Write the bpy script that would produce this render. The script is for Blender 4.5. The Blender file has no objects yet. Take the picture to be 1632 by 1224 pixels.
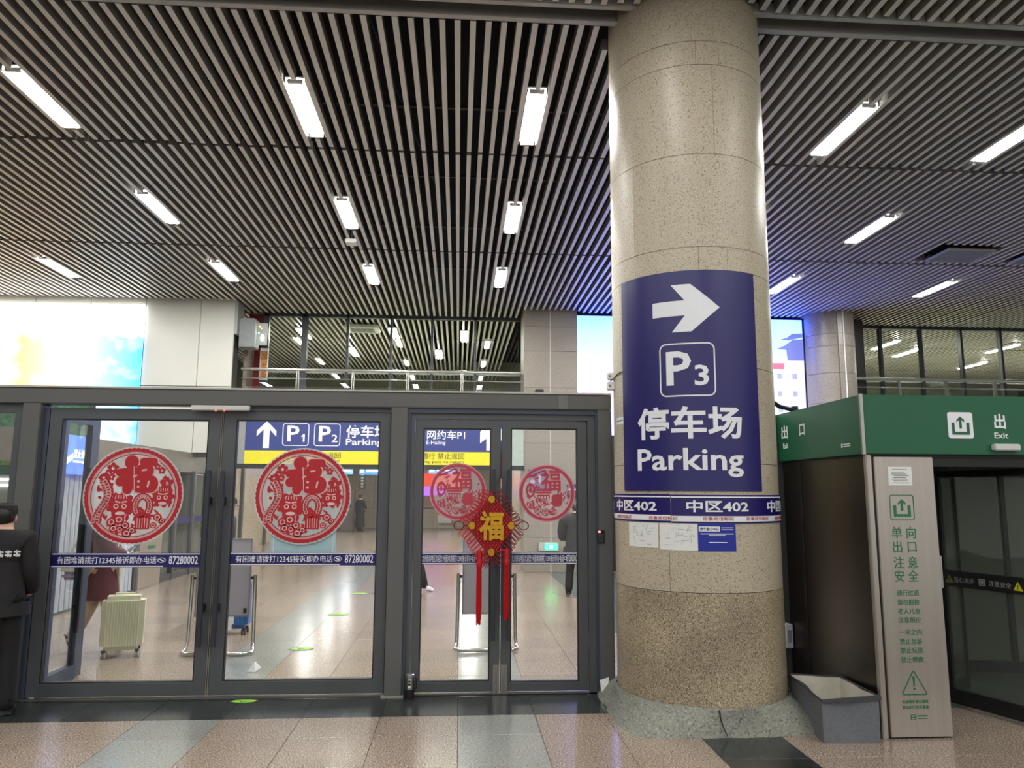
import bpy, bmesh, math, random
from mathutils import Vector, Matrix
random.seed(7)
sc = bpy.context.scene
COL = sc.collection
PI = math.pi
R = math.radians

def lin(r, g, b):
    f = lambda c: c / 12.92 if c <= .04045 else ((c + .055) / 1.055) ** 2.4
    return (f(r / 255), f(g / 255), f(b / 255), 1)

# ---------------------------------------------------------------- camera, world, light, exposure
cam = bpy.data.cameras.new('camera'); camo = bpy.data.objects.new('camera', cam); COL.objects.link(camo)
cam.sensor_width = 36; cam.lens = 1196.55 / 1632 * 36; cam.clip_end = 200
_p, _y, _r = 0.143473, 0.0702979, 0.00473188
_f = Vector((math.sin(_y) * math.cos(_p), math.cos(_y) * math.cos(_p), math.sin(_p)))
_rt = Vector((math.cos(_y), -math.sin(_y), 0)); _up = _rt.cross(_f)
_x = math.cos(_r) * _rt + math.sin(_r) * _up; _u = -math.sin(_r) * _rt + math.cos(_r) * _up
camo.matrix_world = Matrix(((_x.x, _u.x, -_f.x, 0), (_x.y, _u.y, -_f.y, 0), (_x.z, _u.z, -_f.z, 1.65), (0, 0, 0, 1)))
sc.camera = camo
w = bpy.data.worlds.new('world'); sc.world = w; w.use_nodes = True
w.node_tree.nodes['Background'].inputs[0].default_value = (.95, .93, .90, 1)
w.node_tree.nodes['Background'].inputs[1].default_value = .5
sc.view_settings.view_transform = 'Standard'; sc.view_settings.look = 'None'
sc.view_settings.gamma = 1; sc.view_settings.use_curve_mapping = False
sc.view_settings.exposure = 0.75
sc.cycles.max_bounces = 8; sc.cycles.transparent_max_bounces = 24; sc.cycles.diffuse_bounces = 3
sc.cycles.caustics_reflective = False; sc.cycles.caustics_refractive = False
sc.cycles.sample_clamp_indirect = 6

def area(name, loc, sx, sy, power, color=(1, .98, .95)):
    l = bpy.data.lights.new(name, 'AREA'); l.shape = 'RECTANGLE'; l.size = sx; l.size_y = sy
    l.energy = power; l.color = color
    o = bpy.data.objects.new(name, l); o.location = loc; COL.objects.link(o); return o
# fluorescent fittings of the hall behind and beside the photographer (same grid as the ones in view)
for x in (-7.2, -4.3, -1.65, .75, 4.18, 6.2):
    for y in (3.9, .9, -2.2):
        area('hall_lamp', (x, y, 5.6), .2, 1.2, 17)
TUBE = 100.0

# ---------------------------------------------------------------- materials
MATS = {}
def newmat(name):
    m = bpy.data.materials.new(name); m.use_nodes = True
    nt = m.node_tree; b = nt.nodes['Principled BSDF']
    return m, nt, b
def mat(name, c, rough=.5, metal=0, var=.06, scale=8, spec=.5, stretch=None, emit=0):
    if name in MATS: return MATS[name]
    m, nt, b = newmat(name); N = nt.nodes; L = nt.links
    g = N.new('ShaderNodeNewGeometry'); mp = N.new('ShaderNodeMapping'); no = N.new('ShaderNodeTexNoise')
    mp.inputs['Scale'].default_value = stretch or (1, 1, 1)
    L.new(g.outputs['Position'], mp.inputs[0]); L.new(mp.outputs[0], no.inputs['Vector'])
    no.inputs['Scale'].default_value = scale; no.inputs['Detail'].default_value = 4
    r = N.new('ShaderNodeValToRGB'); L.new(no.outputs[0], r.inputs[0])
    r.color_ramp.elements[0].position = .3; r.color_ramp.elements[1].position = .7
    r.color_ramp.elements[0].color = tuple(v * (1 - var) for v in c[:3]) + (1,)
    r.color_ramp.elements[1].color = tuple(min(1, v * (1 + var)) for v in c[:3]) + (1,)
    L.new(r.outputs[0], b.inputs['Base Color'])
    b.inputs['Roughness'].default_value = rough; b.inputs['Metallic'].default_value = metal
    b.inputs['Specular IOR Level'].default_value = spec
    if emit:
        L.new(r.outputs[0], b.inputs['Emission Color']); b.inputs['Emission Strength'].default_value = emit
    MATS[name] = m; return m
def emitmat(name, c, s):
    if name in MATS: return MATS[name]
    m, nt, b = newmat(name)
    b.inputs['Base Color'].default_value = (.8, .8, .8, 1) if s > 3 else c
    b.inputs['Emission Color'].default_value = c; b.inputs['Emission Strength'].default_value = s
    MATS[name] = m; return m
def speckle(name, base, dark, light, scale=170, rough=.2, ramp=(.36, .47, .60, .70), obj_var=.07, big=.10, bigscale=1.2):
    """granite / terrazzo: grain speckles over a base, slow stains, and a tone per piece"""
    m, nt, b = newmat(name); N = nt.nodes; L = nt.links
    g = N.new('ShaderNodeNewGeometry')
    no = N.new('ShaderNodeTexNoise'); no.inputs['Scale'].default_value = scale; no.inputs['Detail'].default_value = 2
    L.new(g.outputs['Position'], no.inputs['Vector'])
    r = N.new('ShaderNodeValToRGB'); L.new(no.outputs[0], r.inputs[0]); cr = r.color_ramp
    cr.elements[0].position = ramp[0]; cr.elements[0].color = dark
    cr.elements[1].position = ramp[3]; cr.elements[1].color = light
    e = cr.elements.new(ramp[1]); e.color = base
    e = cr.elements.new(ramp[2]); e.color = base
    n2 = N.new('ShaderNodeTexNoise'); n2.inputs['Scale'].default_value = bigscale; n2.inputs['Detail'].default_value = 5
    L.new(g.outputs['Position'], n2.inputs['Vector'])
    mr = N.new('ShaderNodeMapRange'); L.new(n2.outputs[0], mr.inputs[0])
    mr.inputs[1].default_value = .3; mr.inputs[2].default_value = .7; mr.inputs[3].default_value = 1 - big; mr.inputs[4].default_value = 1 + big
    oi = N.new('ShaderNodeObjectInfo'); m2 = N.new('ShaderNodeMapRange'); L.new(oi.outputs['Random'], m2.inputs[0])
    m2.inputs[3].default_value = 1 - obj_var; m2.inputs[4].default_value = 1 + obj_var
    mu = N.new('ShaderNodeMath'); mu.operation = 'MULTIPLY'; L.new(mr.outputs[0], mu.inputs[0]); L.new(m2.outputs[0], mu.inputs[1])
    vm = N.new('ShaderNodeVectorMath'); vm.operation = 'SCALE'; L.new(r.outputs[0], vm.inputs[0]); L.new(mu.outputs[0], vm.inputs['Scale'])
    L.new(vm.outputs[0], b.inputs['Base Color']); b.inputs['Roughness'].default_value = rough
    MATS[name] = m; return m
def glass(name, tint=(.975, .985, .98), rough=.0, ior=1.45, haze=0):
    m = bpy.data.materials.new(name); m.use_nodes = True; nt = m.node_tree; N = nt.nodes; L = nt.links
    N.clear(); o = N.new('ShaderNodeOutputMaterial'); t = N.new('ShaderNodeBsdfTransparent'); g = N.new('ShaderNodeBsdfGlossy')
    fr = N.new('ShaderNodeFresnel'); mx = N.new('ShaderNodeMixShader')
    t.inputs[0].default_value = tint + (1,); g.inputs['Roughness'].default_value = rough; 
    ge = N.new('ShaderNodeNewGeometry'); e1 = N.new('ShaderNodeMath'); e1.operation = 'MULTIPLY_ADD'; e1.inputs[1].default_value = -2; e1.inputs[2].default_value = 1
    L.new(ge.outputs['Backfacing'], e1.inputs[0]); e2 = N.new('ShaderNodeMath'); e2.operation = 'POWER'; e2.inputs[0].default_value = ior
    L.new(e1.outputs[0], e2.inputs[1]); L.new(e2.outputs[0], fr.inputs[0])
    L.new(fr.outputs[0], mx.inputs[0]); L.new(t.outputs[0], mx.inputs[1]); L.new(g.outputs[0], mx.inputs[2])
    last = mx
    if haze:
        d = N.new('ShaderNodeBsdfDiffuse'); d.inputs[0].default_value = (.8, .8, .78, 1)
        m2 = N.new('ShaderNodeMixShader'); m2.inputs[0].default_value = haze
        L.new(mx.outputs[0], m2.inputs[1]); L.new(d.outputs[0], m2.inputs[2]); last = m2
    L.new(last.outputs[0], o.inputs[0]); MATS[name] = m; return m

ALU = mat('dark_aluminium', lin(80, 83, 86), .42, .0, .05, 3)
ALU2 = mat('dark_aluminium_post', lin(94, 95, 93), .5, .0, .06, 2)
ALUBLUE = mat('slate_door_frame', lin(62, 72, 88), .4, 0, .05, 3)
BLACK = mat('black_rubber', lin(22, 22, 23), .5)
DARK = mat('dark_void', lin(14, 14, 15), .9)
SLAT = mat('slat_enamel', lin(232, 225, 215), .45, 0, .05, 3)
SLATS = mat('slat_side_shade', lin(138, 131, 124), .5, 0, .06, 3)  # shade of the slat sides, put into their colour
SLATW = mat('ceiling_trim', lin(190, 186, 178), .5, 0, .05, 4)
WALLW = mat('white_wall_panel', lin(214, 214, 206), .45, 0, .03, 1.2)
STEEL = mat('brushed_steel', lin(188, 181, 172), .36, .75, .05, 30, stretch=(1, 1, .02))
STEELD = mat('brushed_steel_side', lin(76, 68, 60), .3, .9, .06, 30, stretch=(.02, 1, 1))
CHROME = mat('chrome_tube', lin(200, 196, 188), .22, 1, .03)
NAVY = mat('navy_vinyl', lin(40, 36, 100), .32, 0, .05, 1.5)
NAVY2 = mat('navy_band_vinyl', lin(28, 20, 96), .35, 0, .05, 4)
WHITEV = mat('white_vinyl', lin(232, 234, 238), .45, 0, .02)
REDV = mat('red_print', lin(176, 24, 40), .5)
YELLOW = mat('yellow_sign_face', lin(226, 214, 30), .4, 0, .03, emit=.12)
SIGNBLUE = mat('blue_sign_face', lin(38, 52, 122), .3, 0, .05, 2, emit=.08)
GREENH = mat('green_header', lin(22, 92, 60), .35, 0, .06, 1.5)
GREENT = mat('green_print', lin(30, 112, 78), .4)
PAPER = mat('white_paper', lin(228, 230, 226), .7, 0, .02)
INK = mat('grey_ink', lin(120, 124, 128), .7)
BLUEP = mat('blue_poster', lin(28, 44, 150), .4, 0, .1, 5)
STONE = speckle('beige_granite', lin(190, 179, 156), lin(112, 98, 80), lin(212, 203, 184), 120, .38, (.33, .43, .60, .72), .03, .07, 1.0)
STONEL = speckle('stained_granite', lin(164, 149, 122), lin(90, 80, 66), lin(200, 190, 168), 130, .4, (.38, .47, .55, .66), .02, .24, 2.0)
STONEG = speckle('grey_granite', lin(150, 142, 132), lin(104, 96, 88), lin(172, 166, 158), 60, .35, (.3, .45, .6, .75), .03, .07, .9)
PLINTH = speckle('grey_cement', lin(128, 130, 120), lin(84, 86, 78), lin(158, 158, 148), 70, .75, (.32, .45, .58, .7), .0, .22, 3)
TPINK = speckle('pink_terrazzo', lin(150, 134, 118), lin(88, 74, 64), lin(206, 192, 178), 100, .2, (.36, .46, .56, .66), .06, .08, .8)
TGREEN = speckle('green_terrazzo', lin(143, 145, 138), lin(108, 111, 104), lin(166, 168, 160), 75, .2, (.35, .46, .57, .68), .05, .06, .8)
TBLACK = speckle('black_granite', lin(48, 52, 51), lin(34, 37, 36), lin(84, 88, 86), 26, .2, (.3, .45, .62, .78), .14, .25, 3)
TDARK = speckle('dark_green_terrazzo', lin(92, 104, 100), lin(70, 80, 76), lin(112, 122, 118), 75, .2, (.35, .46, .57, .68), .05, .06, .8)
GLASS = glass('door_glass')
GLASSW = glass('window_glass', (.87, .91, .86), 0, 1.6)
GLASSG = glass('green_drum_glass', (.80, .84, .79), .02, 1.5, .04)
FILM = glass('sticker_film', (.93, .93, .93), .15, 1.4, .42)
REDC = mat('red_paper_cut', lin(178, 20, 34), .38, 0, .05, 30)
PINKC = mat('pale_paper_cut', lin(222, 188, 186), .45)
ROSE = mat('rose_paper_cut', lin(188, 58, 78), .4, 0, .08, 40)
ROSEL = mat('pale_rose_film', lin(224, 150, 160), .4)
GOLD = mat('gold_foil', lin(212, 160, 48), .28, .75, .12, 60)
CORD = mat('red_cord', lin(194, 16, 24), .55, 0, .12, 200)
CORDD = mat('dark_red_cord', lin(118, 22, 34), .55, 0, .1, 200)
TUBEM = emitmat('tube_light', (1, .985, .95, 1), TUBE)
TRAY = mat('lamp_tray', lin(240, 240, 236), .35)
SKIN = mat('skin', lin(206, 164, 140), .55, 0, .05, 20)
HAIR = mat('black_hair', lin(20, 18, 18), .5)
JBLACK = mat('black_cloth', lin(26, 25, 27), .8, 0, .2, 12)
JBLACK2 = mat('black_trousers', lin(20, 20, 22), .85, 0, .2, 12)

# ---------------------------------------------------------------- mesh helpers
ORG = {}
def worg(parent):
    return ORG.get(parent.name, Vector((0, 0, 0))) if parent else Vector((0, 0, 0))
class MB:
    def __init__(s): s.v = []; s.f = []
    def add(s, vs, fs):
        o = len(s.v); s.v += [tuple(v) for v in vs]; s.f += [tuple(i + o for i in f) for f in fs]; return s
    def box(s, x0, x1, y0, y1, z0, z1):
        return s.add([(x0, y0, z0), (x1, y0, z0), (x1, y1, z0), (x0, y1, z0), (x0, y0, z1), (x1, y0, z1), (x1, y1, z1), (x0, y1, z1)],
                     [(0, 3, 2, 1), (4, 5, 6, 7), (0, 1, 5, 4), (1, 2, 6, 5), (2, 3, 7, 6), (3, 0, 4, 7)])
    def obox(s, c, ux, uy, uz):
        c = Vector(c); ux = Vector(ux); uy = Vector(uy); uz = Vector(uz)
        P = [c + a * ux + b * uy + d * uz for d in (-1, 1) for a, b in ((-1, -1), (1, -1), (1, 1), (-1, 1))]
        return s.add(P, [(0, 3, 2, 1), (4, 5, 6, 7), (0, 1, 5, 4), (1, 2, 6, 5), (2, 3, 7, 6), (3, 0, 4, 7)])
    def prism(s, pts, y0, y1):                       # outline in x,z; extruded in y (front face at y0)
        n = len(pts)
        return s.add([(x, y0, z) for x, z in pts] + [(x, y1, z) for x, z in pts],
                     [tuple(range(n)), tuple(range(2 * n - 1, n - 1, -1))] + [(i, i + n, (i + 1) % n + n, (i + 1) % n) for i in range(n)])
    def ring(s, out, inn, y0, y1):
        n = len(out); V = [(x, y0, z) for x, z in out] + [(x, y0, z) for x, z in inn] + [(x, y1, z) for x, z in out] + [(x, y1, z) for x, z in inn]
        F = []
        for i in range(n):
            j = (i + 1) % n
            F += [(i, j, n + j, n + i), (2 * n + i, 3 * n + i, 3 * n + j, 2 * n + j), (i, 2 * n + i, 2 * n + j, j), (n + i, n + j, 3 * n + j, 3 * n + i)]
        return s.add(V, F)
    def tube(s, path, r, n=8, closed=False):
        P = [Vector(p) for p in path]; m = len(P); rs = r if isinstance(r, (list, tuple)) else [r] * m
        V = []; ref = None
        for i, p in enumerate(P):
            a = P[(i - 1) % m] if (closed or i > 0) else p; b = P[(i + 1) % m] if (closed or i < m - 1) else p
            t = (b - a).normalized() if (b - a).length > 1e-9 else Vector((0, 0, 1))
            if ref is None: ref = Vector((0, 0, 1)) if abs(t.z) < .9 else Vector((1, 0, 0))
            u = (ref - ref.dot(t) * t).normalized(); ref = u; v = t.cross(u)
            V += [p + rs[i] * (math.cos(2 * PI * k / n) * u + math.sin(2 * PI * k / n) * v) for k in range(n)]
        F = []
        for i in range(m if closed else m - 1):
            j = (i + 1) % m
            F += [(i * n + k, i * n + (k + 1) % n, j * n + (k + 1) % n, j * n + k) for k in range(n)]
        if not closed: F += [tuple(range(n - 1, -1, -1)), tuple((m - 1) * n + k for k in range(n))]
        return s.add(V, F)
    def lathe(s, prof, c=(0, 0, 0), n=24, cap=True):
        V = [(c[0] + r * math.cos(2 * PI * k / n), c[1] + r * math.sin(2 * PI * k / n), c[2] + z) for r, z in prof for k in range(n)]
        m = len(prof); F = [(i * n + k, i * n + (k + 1) % n, (i + 1) * n + (k + 1) % n, (i + 1) * n + k) for i in range(m - 1) for k in range(n)]
        if cap: F += [tuple(range(n - 1, -1, -1)), tuple((m - 1) * n + k for k in range(n))]
        return s.add(V, F)
    def ball(s, c, rx, ry, rz, n=10, m=7):
        V = [(c[0], c[1], c[2] - rz)]
        for i in range(1, m):
            t = -PI / 2 + PI * i / m
            V += [(c[0] + rx * math.cos(t) * math.cos(2 * PI * k / n), c[1] + ry * math.cos(t) * math.sin(2 * PI * k / n), c[2] + rz * math.sin(t)) for k in range(n)]
        V.append((c[0], c[1], c[2] + rz)); T = len(V) - 1
        F = [(0, 1 + (k + 1) % n, 1 + k) for k in range(n)]
        for i in range(m - 2):
            a = 1 + i * n
            F += [(a + k, a + (k + 1) % n, a + n + (k + 1) % n, a + n + k) for k in range(n)]
        a = 1 + (m - 2) * n
        F += [(a + k, a + (k + 1) % n, T) for k in range(n)]
        return s.add(V, F)
    def mesh(s, name, off=Vector((0, 0, 0)), smooth=False, bevel=0, seg=2):
        me = bpy.data.meshes.new(name)
        me.from_pydata([(v[0] - off.x, v[1] - off.y, v[2] - off.z) for v in s.v], [], s.f)
        if bevel:
            bm = bmesh.new(); bm.from_mesh(me)
            ed = [e for e in bm.edges if len(e.link_faces) == 2 and e.calc_face_angle(0) > .6]
            bmesh.ops.bevel(bm, geom=ed, offset=bevel, segments=seg, affect='EDGES', clamp_overlap=True)
            bm.to_mesh(me); bm.free()
        if smooth:
            for p in me.polygons: p.use_smooth = True
            try: me.set_sharp_from_angle(angle=R(40))
            except Exception: pass
        me.update(); return me
    def build(s, name, m, parent=None, smooth=False, bevel=0, seg=2):
        return link(name, s.mesh(name, worg(parent), smooth, bevel, seg), m, parent)
def link(name, me, m, parent=None):
    if m and not me.materials: me.materials.append(m)
    o = bpy.data.objects.new(name, me); COL.objects.link(o)
    if parent: o.parent = parent; ORG[o.name] = worg(parent)
    return o
def tag(o, label=None, cat=None, group=None, kind=None):
    if label: o['label'] = label
    if cat: o['category'] = cat
    if group: o['group'] = group
    if kind: o['kind'] = kind
    return o
def thing(name, loc, label, cat, group=None):
    o = bpy.data.objects.new(name, None); COL.objects.link(o); o.location = loc; o.empty_display_size = .1
    ORG[o.name] = Vector(loc); return tag(o, label, cat, group)
def struct(name, loc=(0, 0, 0)):
    o = bpy.data.objects.new(name, None); COL.objects.link(o); o.location = loc; ORG[o.name] = Vector(loc)
    o['kind'] = 'structure'; return o
def copytree(o, parent=None):
    c = o.copy(); COL.objects.link(c)
    if parent: c.parent = parent
    for ch in list(o.children): copytree(ch, c)
    return c

# 2-D outlines
def rrect(cx, cz, w, h, r, n=5):
    P = []
    for sx, sz, a0 in ((1, -1, -90), (1, 1, 0), (-1, 1, 90), (-1, -1, 180)):
        for k in range(n + 1):
            a = R(a0 + 90 * k / n); P.append((cx + sx * (w / 2 - r) + r * math.cos(a), cz + sz * (h / 2 - r) + r * math.sin(a)))
    return P
def ell(cx, cz, rx, rz, n=20, rot=0):
    c, s = math.cos(rot), math.sin(rot)
    return [(cx + rx * math.cos(t) * c - rz * math.sin(t) * s, cz + rx * math.cos(t) * s + rz * math.sin(t) * c) for t in (2 * PI * k / n for k in range(n))]
def caps(x0, z0, x1, z1, r, n=7):
    a = math.atan2(z1 - z0, x1 - x0)
    return [(x1 + r * math.cos(a - PI / 2 + PI * k / n), z1 + r * math.sin(a - PI / 2 + PI * k / n)) for k in range(n + 1)] + \
           [(x0 + r * math.cos(a + PI / 2 + PI * k / n), z0 + r * math.sin(a + PI / 2 + PI * k / n)) for k in range(n + 1)]
def arrow_up(cx, cz, w, h, t, head):
    """chevron-headed arrow pointing up"""
    top = cz + h / 2; b = cz - h / 2; k = head
    return [(cx, top), (cx + w / 2, top - k), (cx + w / 2, top - k - t * .95), (cx + t / 2, top - t * 1.35), (cx + t / 2, b), (cx - t / 2, b), (cx - t / 2, top - t * 1.35), (cx - w / 2, top - k - t * .95), (cx - w / 2, top - k)]

# lettering: a flat mesh in x,z with its front at -y
_tc = {}
def textmesh(body, bold, res=2):
    k = (body, bold)
    if k in _tc: return _tc[k]
    cu = bpy.data.curves.new('lettering', 'FONT'); cu.body = body; cu.size = 1; cu.resolution_u = res; cu.offset = bold; cu.extrude = .004
    cu.space_line = 1.0
    o = bpy.data.objects.new('lettering', cu); COL.objects.link(o)
    dg = bpy.context.evaluated_depsgraph_get(); me = bpy.data.meshes.new_from_object(o.evaluated_get(dg))
    V = [tuple(v.co) for v in me.vertices]; F = [tuple(p.vertices) for p in me.polygons]
    bpy.data.objects.remove(o); bpy.data.curves.remove(cu); bpy.data.meshes.remove(me)
    xs = [v[0] for v in V]; ys = [v[1] for v in V]
    cx, cy = (min(xs) + max(xs)) / 2, (min(ys) + max(ys)) / 2; W = max(xs) - min(xs); H = max(ys) - min(ys)
    _tc[k] = ([((x - cx) / W, (y - cy) / H, z) for x, y, z in V], F); return _tc[k]
def textmb(body, cx, cz, w, h, bold=.0, depth=.003):
    V, F = textmesh(body, bold); mb = MB()
    return mb.add([(cx + x * w, -(z / .004 + 1) * depth / 2, cz + y * h) for x, y, z in V], F)
def place(mb, origin, face='-y'):
    """puts a flat x,z drawing (origin 0) on a wall that faces -y, +y, +x or -x"""
    ox, oy, oz = origin
    if face == '-y': mb.v = [(ox + x, oy + y, oz + z) for x, y, z in mb.v]
    elif face == '+x': mb.v = [(ox - y, oy + x, oz + z) for x, y, z in mb.v]
    elif face == '-x': mb.v = [(ox + y, oy - x, oz + z) for x, y, z in mb.v]
    elif face == '+z': mb.v = [(ox + x, oy + z, oz - y) for x, y, z in mb.v]
    return mb

# ---------------------------------------------------------------- column geometry (used by several things)
CX, CY, CR = 1.905, 6.0, .64
def colpt(ang, z, r): a = R(ang); return (CX + r * math.sin(a), CY - r * math.cos(a), z)
def curved(mb, a0, a1, z0, z1, r0, r1, n):
    V = []
    for k in range(n + 1):
        a = a0 + (a1 - a0) * k / n
        V += [colpt(a, z0, r0), colpt(a, z1, r0), colpt(a, z1, r1), colpt(a, z0, r1)]
    F = [(0, 1, 2, 3), (4 * n + 3, 4 * n + 2, 4 * n + 1, 4 * n)]
    for k in range(n):
        o = 4 * k
        F += [(o + 3, o + 2, o + 6, o + 7), (o + 1, o, o + 4, o + 5), (o + 2, o + 1, o + 5, o + 6), (o, o + 3, o + 7, o + 4)]
    return mb.add(V, F)
def bend(mb, a0, z0, r, step=.035):
    """wraps a flat x,z drawing round the column, its x=0 at angle a0"""
    me = bpy.data.meshes.new('t'); me.from_pydata(mb.v, [], mb.f); bm = bmesh.new(); bm.from_mesh(me); bpy.data.meshes.remove(me)
    x0 = min(v[0] for v in mb.v); x1 = max(v[0] for v in mb.v); x = x0 + step
    while x < x1:
        bmesh.ops.bisect_plane(bm, geom=bm.verts[:] + bm.edges[:] + bm.faces[:], plane_co=(x, 0, 0), plane_no=(1, 0, 0)); x += step
    out = MB(); bm.verts.index_update()
    out.v = [colpt(a0 + math.degrees(v.co.x / r), z0 + v.co.z, r - v.co.y) for v in bm.verts]
    out.f = [tuple(v.index for v in f.verts) for f in bm.faces]; bm.free(); return out

# ================================================================= FLOOR
XE = [-6.26 + .573 * k for k in range(3)] + [-4.557, -3.984, -3.412, -2.84, -2.267, -1.697, -1.125, -.551, .022, .597, 1.13, 1.68, 2.24, 2.81, 3.38, 3.95, 4.52, 5.09]
floor = struct('floor')
fb = MB().box(-14, 16, -8, 40, -.2, -.006).build('subfloor', mat('grout', lin(70, 64, 58), .8), floor)
def tile(x0, x1, y0, y1, m, g=.0018):
    k = (round(x1 - x0, 3), round(y1 - y0, 3), m.name)
    if k not in _tile:
        w2, d2 = (x1 - x0) / 2 - g, (y1 - y0) / 2 - g; c = .0015
        mb = MB(); V = [(-w2, -d2, -.006), (w2, -d2, -.006), (w2, d2, -.006), (-w2, d2, -.006), (-w2, -d2, -c), (w2, -d2, -c), (w2, d2, -c), (-w2, d2, -c),
                        (-w2 + c, -d2 + c, 0), (w2 - c, -d2 + c, 0), (w2 - c, d2 - c, 0), (-w2 + c, d2 - c, 0)]
        mb.add(V, [(8, 9, 10, 11), (4, 5, 9, 8), (5, 6, 10, 9), (6, 7, 11, 10), (7, 4, 8, 11), (0, 1, 5, 4), (1, 2, 6, 5), (2, 3, 7, 6), (3, 0, 4, 7)])
        _tile[k] = mb.mesh('tile'); _tile[k].materials.append(m)
    o = bpy.data.objects.new('tile', _tile[k]); o.location = ((x0 + x1) / 2, (y0 + y1) / 2, 0); COL.objects.link(o); o.parent = floor
_tile = {}
rows_front = [(4.3, 4.88), (4.88, 5.45), (5.45, 5.91)]
for i in range(len(XE) - 1):
    x0, x1 = XE[i], XE[i + 1]
    if x1 < -4.2: continue
    for y0, y1 in rows_front:
        m = TGREEN if abs(x0 + 2.267) < .01 or abs(x0 - .022) < .01 else TPINK
        if abs(x0 - 1.68) < .01 and y1 < 5.5: m = TBLACK
        tile(x0, x1, y0, y1, m)
    if x0 < 1.2: tile(x0, x1, 5.91, 6.49, TBLACK)
XI = [x for x in XE if x <= 1.131] + [1.9, 2.5, 3.1]
for i in range(len(XI) - 1):
    x0, x1 = XI[i], XI[i + 1]
    if x0 < -5.5: continue
    m = TGREEN if abs(x0 + 2.267) < .01 or abs(x0 - .022) < .01 else (TDARK if x0 > 1.8 else TPINK)
    for j in range(8):
        y0 = 6.56 + .58 * j; tile(x0, x1, y0, y0 + .58, m)
    # beyond this the joints close up to less than a few pixels: one long strip of the same stone per column
    o = MB().box(x0 + .0015, x1 - .0015, 11.2, 36, -.006, 0).build('far_paving', m, floor); o['kind'] = 'stuff'
MB().box(2.45, 6, 5.9, 11.2, -.006, -.001).build('dark_mat', mat('ribbed_mat', lin(70, 82, 74), .6, 0, .2, 40), floor)
MB().box(-5.4, 1.33, 6.49, 6.56, -.006, .006).build('threshold', mat('dull_threshold', lin(120, 116, 108), .45, .5), floor)
MB().box(-14, -5.0, 6.5, 36, -.006, -.001).build('far_paving_left', TPINK, floor)['kind'] = 'stuff'

# ================================================================= CEILING with slats
H = 5.615
ceil = struct('ceiling', (0, 0, H))
MB().box(-16, 26, 3.4, 28, 6.5, 6.6).build('plenum_slab', DARK, ceil)
PITCH, PH = .1328, -.063
SW, SH = .05, .105
LAMPX = {k: PH + PITCH * k for k in (-54, -32, -12, 6, 32, 47, 70)}
LAMPY = ((7.0, 8.16), (10.0, 11.2), (13.1, 14.35))
lampset = [(k, r) for k in LAMPX for r in range(3)]
lampset.remove((-54, 0)); lampset.remove((-54, 1)); lampset.remove((70, 0)); lampset.remove((70, 1))
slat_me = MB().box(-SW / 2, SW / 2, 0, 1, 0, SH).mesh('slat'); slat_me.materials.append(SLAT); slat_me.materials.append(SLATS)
for p in slat_me.polygons: p.material_index = 0 if p.normal.z < -.5 else 1       # pale lower face; sides coloured darker to stand in for shade
nslat = [0]; stuff = MB()
def slat(x, y0, y1, single, dz=0):
    if y1 - y0 < .05: return
    if single:
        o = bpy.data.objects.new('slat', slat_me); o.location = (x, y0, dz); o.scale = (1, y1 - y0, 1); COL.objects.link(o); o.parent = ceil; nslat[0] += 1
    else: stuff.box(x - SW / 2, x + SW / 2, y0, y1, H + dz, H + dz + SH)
def endof(x): return 15.72 if x < -4.72 else (16.0 if 1.35 < x < 2.6 else (16.18 if 2.6 <= x < 7.7 else 16.8))
ROWS = [(3.5, 5.59, -20, 60), (5.87, 8.40, -46, 57), (8.44, 12.09, -62, 76), (12.13, 99, -78, 112)]
VENTS = ((11.1, 11.9, 7.75, 8.75), (11.1, 11.9, 9.25, 10.25))
for ri, (y0, y1, k0, k1) in enumerate(ROWS):
    for k in range(k0, k1 + 1):
        x = PH + PITCH * k; e = endof(x) if y1 > 90 else y1
        if math.hypot(x - CX, min(max(CY, y0), e) - CY) < CR + .03 and ri in (0, 1):      # stops at the column
            dd = math.sqrt(max(0, (CR + .03) ** 2 - (x - CX) ** 2)); segs = [(y0, CY - dd)] if ri == 0 else [(CY + dd, e)]
        else: segs = [(y0, e)]
        for kk, r in lampset:
            if kk == k:
                a, b = LAMPY[r]; segs = [t for s0, s1 in segs for t in (((s0, a - .02), (b + .02, s1)) if s0 < a < s1 else ((s0, s1),))]
        for va, vb, vx0, vx1 in VENTS:
            if vx0 < x < vx1: segs = [t for s0, s1 in segs for t in (((s0, va), (vb, s1)) if s0 < va < s1 else ((s0, s1),))]
        for s0, s1 in segs:
            slat(x, s0 + random.uniform(0, .02), s1 - random.uniform(0, .035), ri < 3 and nslat[0] < 300 or (-12 <= k <= 12 and nslat[0] < 300), random.uniform(-.004, .004))
for k in range(-50, 185):                                     # the same ceiling goes on beyond the upper windows
    x = PH + PITCH * k
    if x < 1.3 or x > 8.9:
        for a, b in ((16.95, 19.4), (19.45, 23.0), (23.05, 26.6)): slat(x, a, b, False, random.uniform(-.004, .004))
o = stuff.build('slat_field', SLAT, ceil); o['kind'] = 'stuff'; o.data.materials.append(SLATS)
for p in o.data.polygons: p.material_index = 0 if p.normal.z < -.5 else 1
MB().box(-16, 20, 5.60, 5.645, H - .005, H + .10).build('edge_trim', SLATW, ceil)
MB().box(-16, 20, 5.84, 5.86, H - .005, H + .16).box(-16, 20, 5.80, 5.84, H - .008, H + .002).build('edge_fascia', SLATW, ceil)
MB().box(-16, 20, 3.3, 3.4, H, 6.6).build('plenum_light_block', DARK, ceil)  # plenum sides added to keep world light out above the slats
MB().box(-16, -15.9, 3.4, 28, H, 6.6).build('plenum_light_block', DARK, ceil)
MB().box(25.9, 26, 3.4, 28, H, 6.6).build('plenum_light_block', DARK, ceil)
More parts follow.
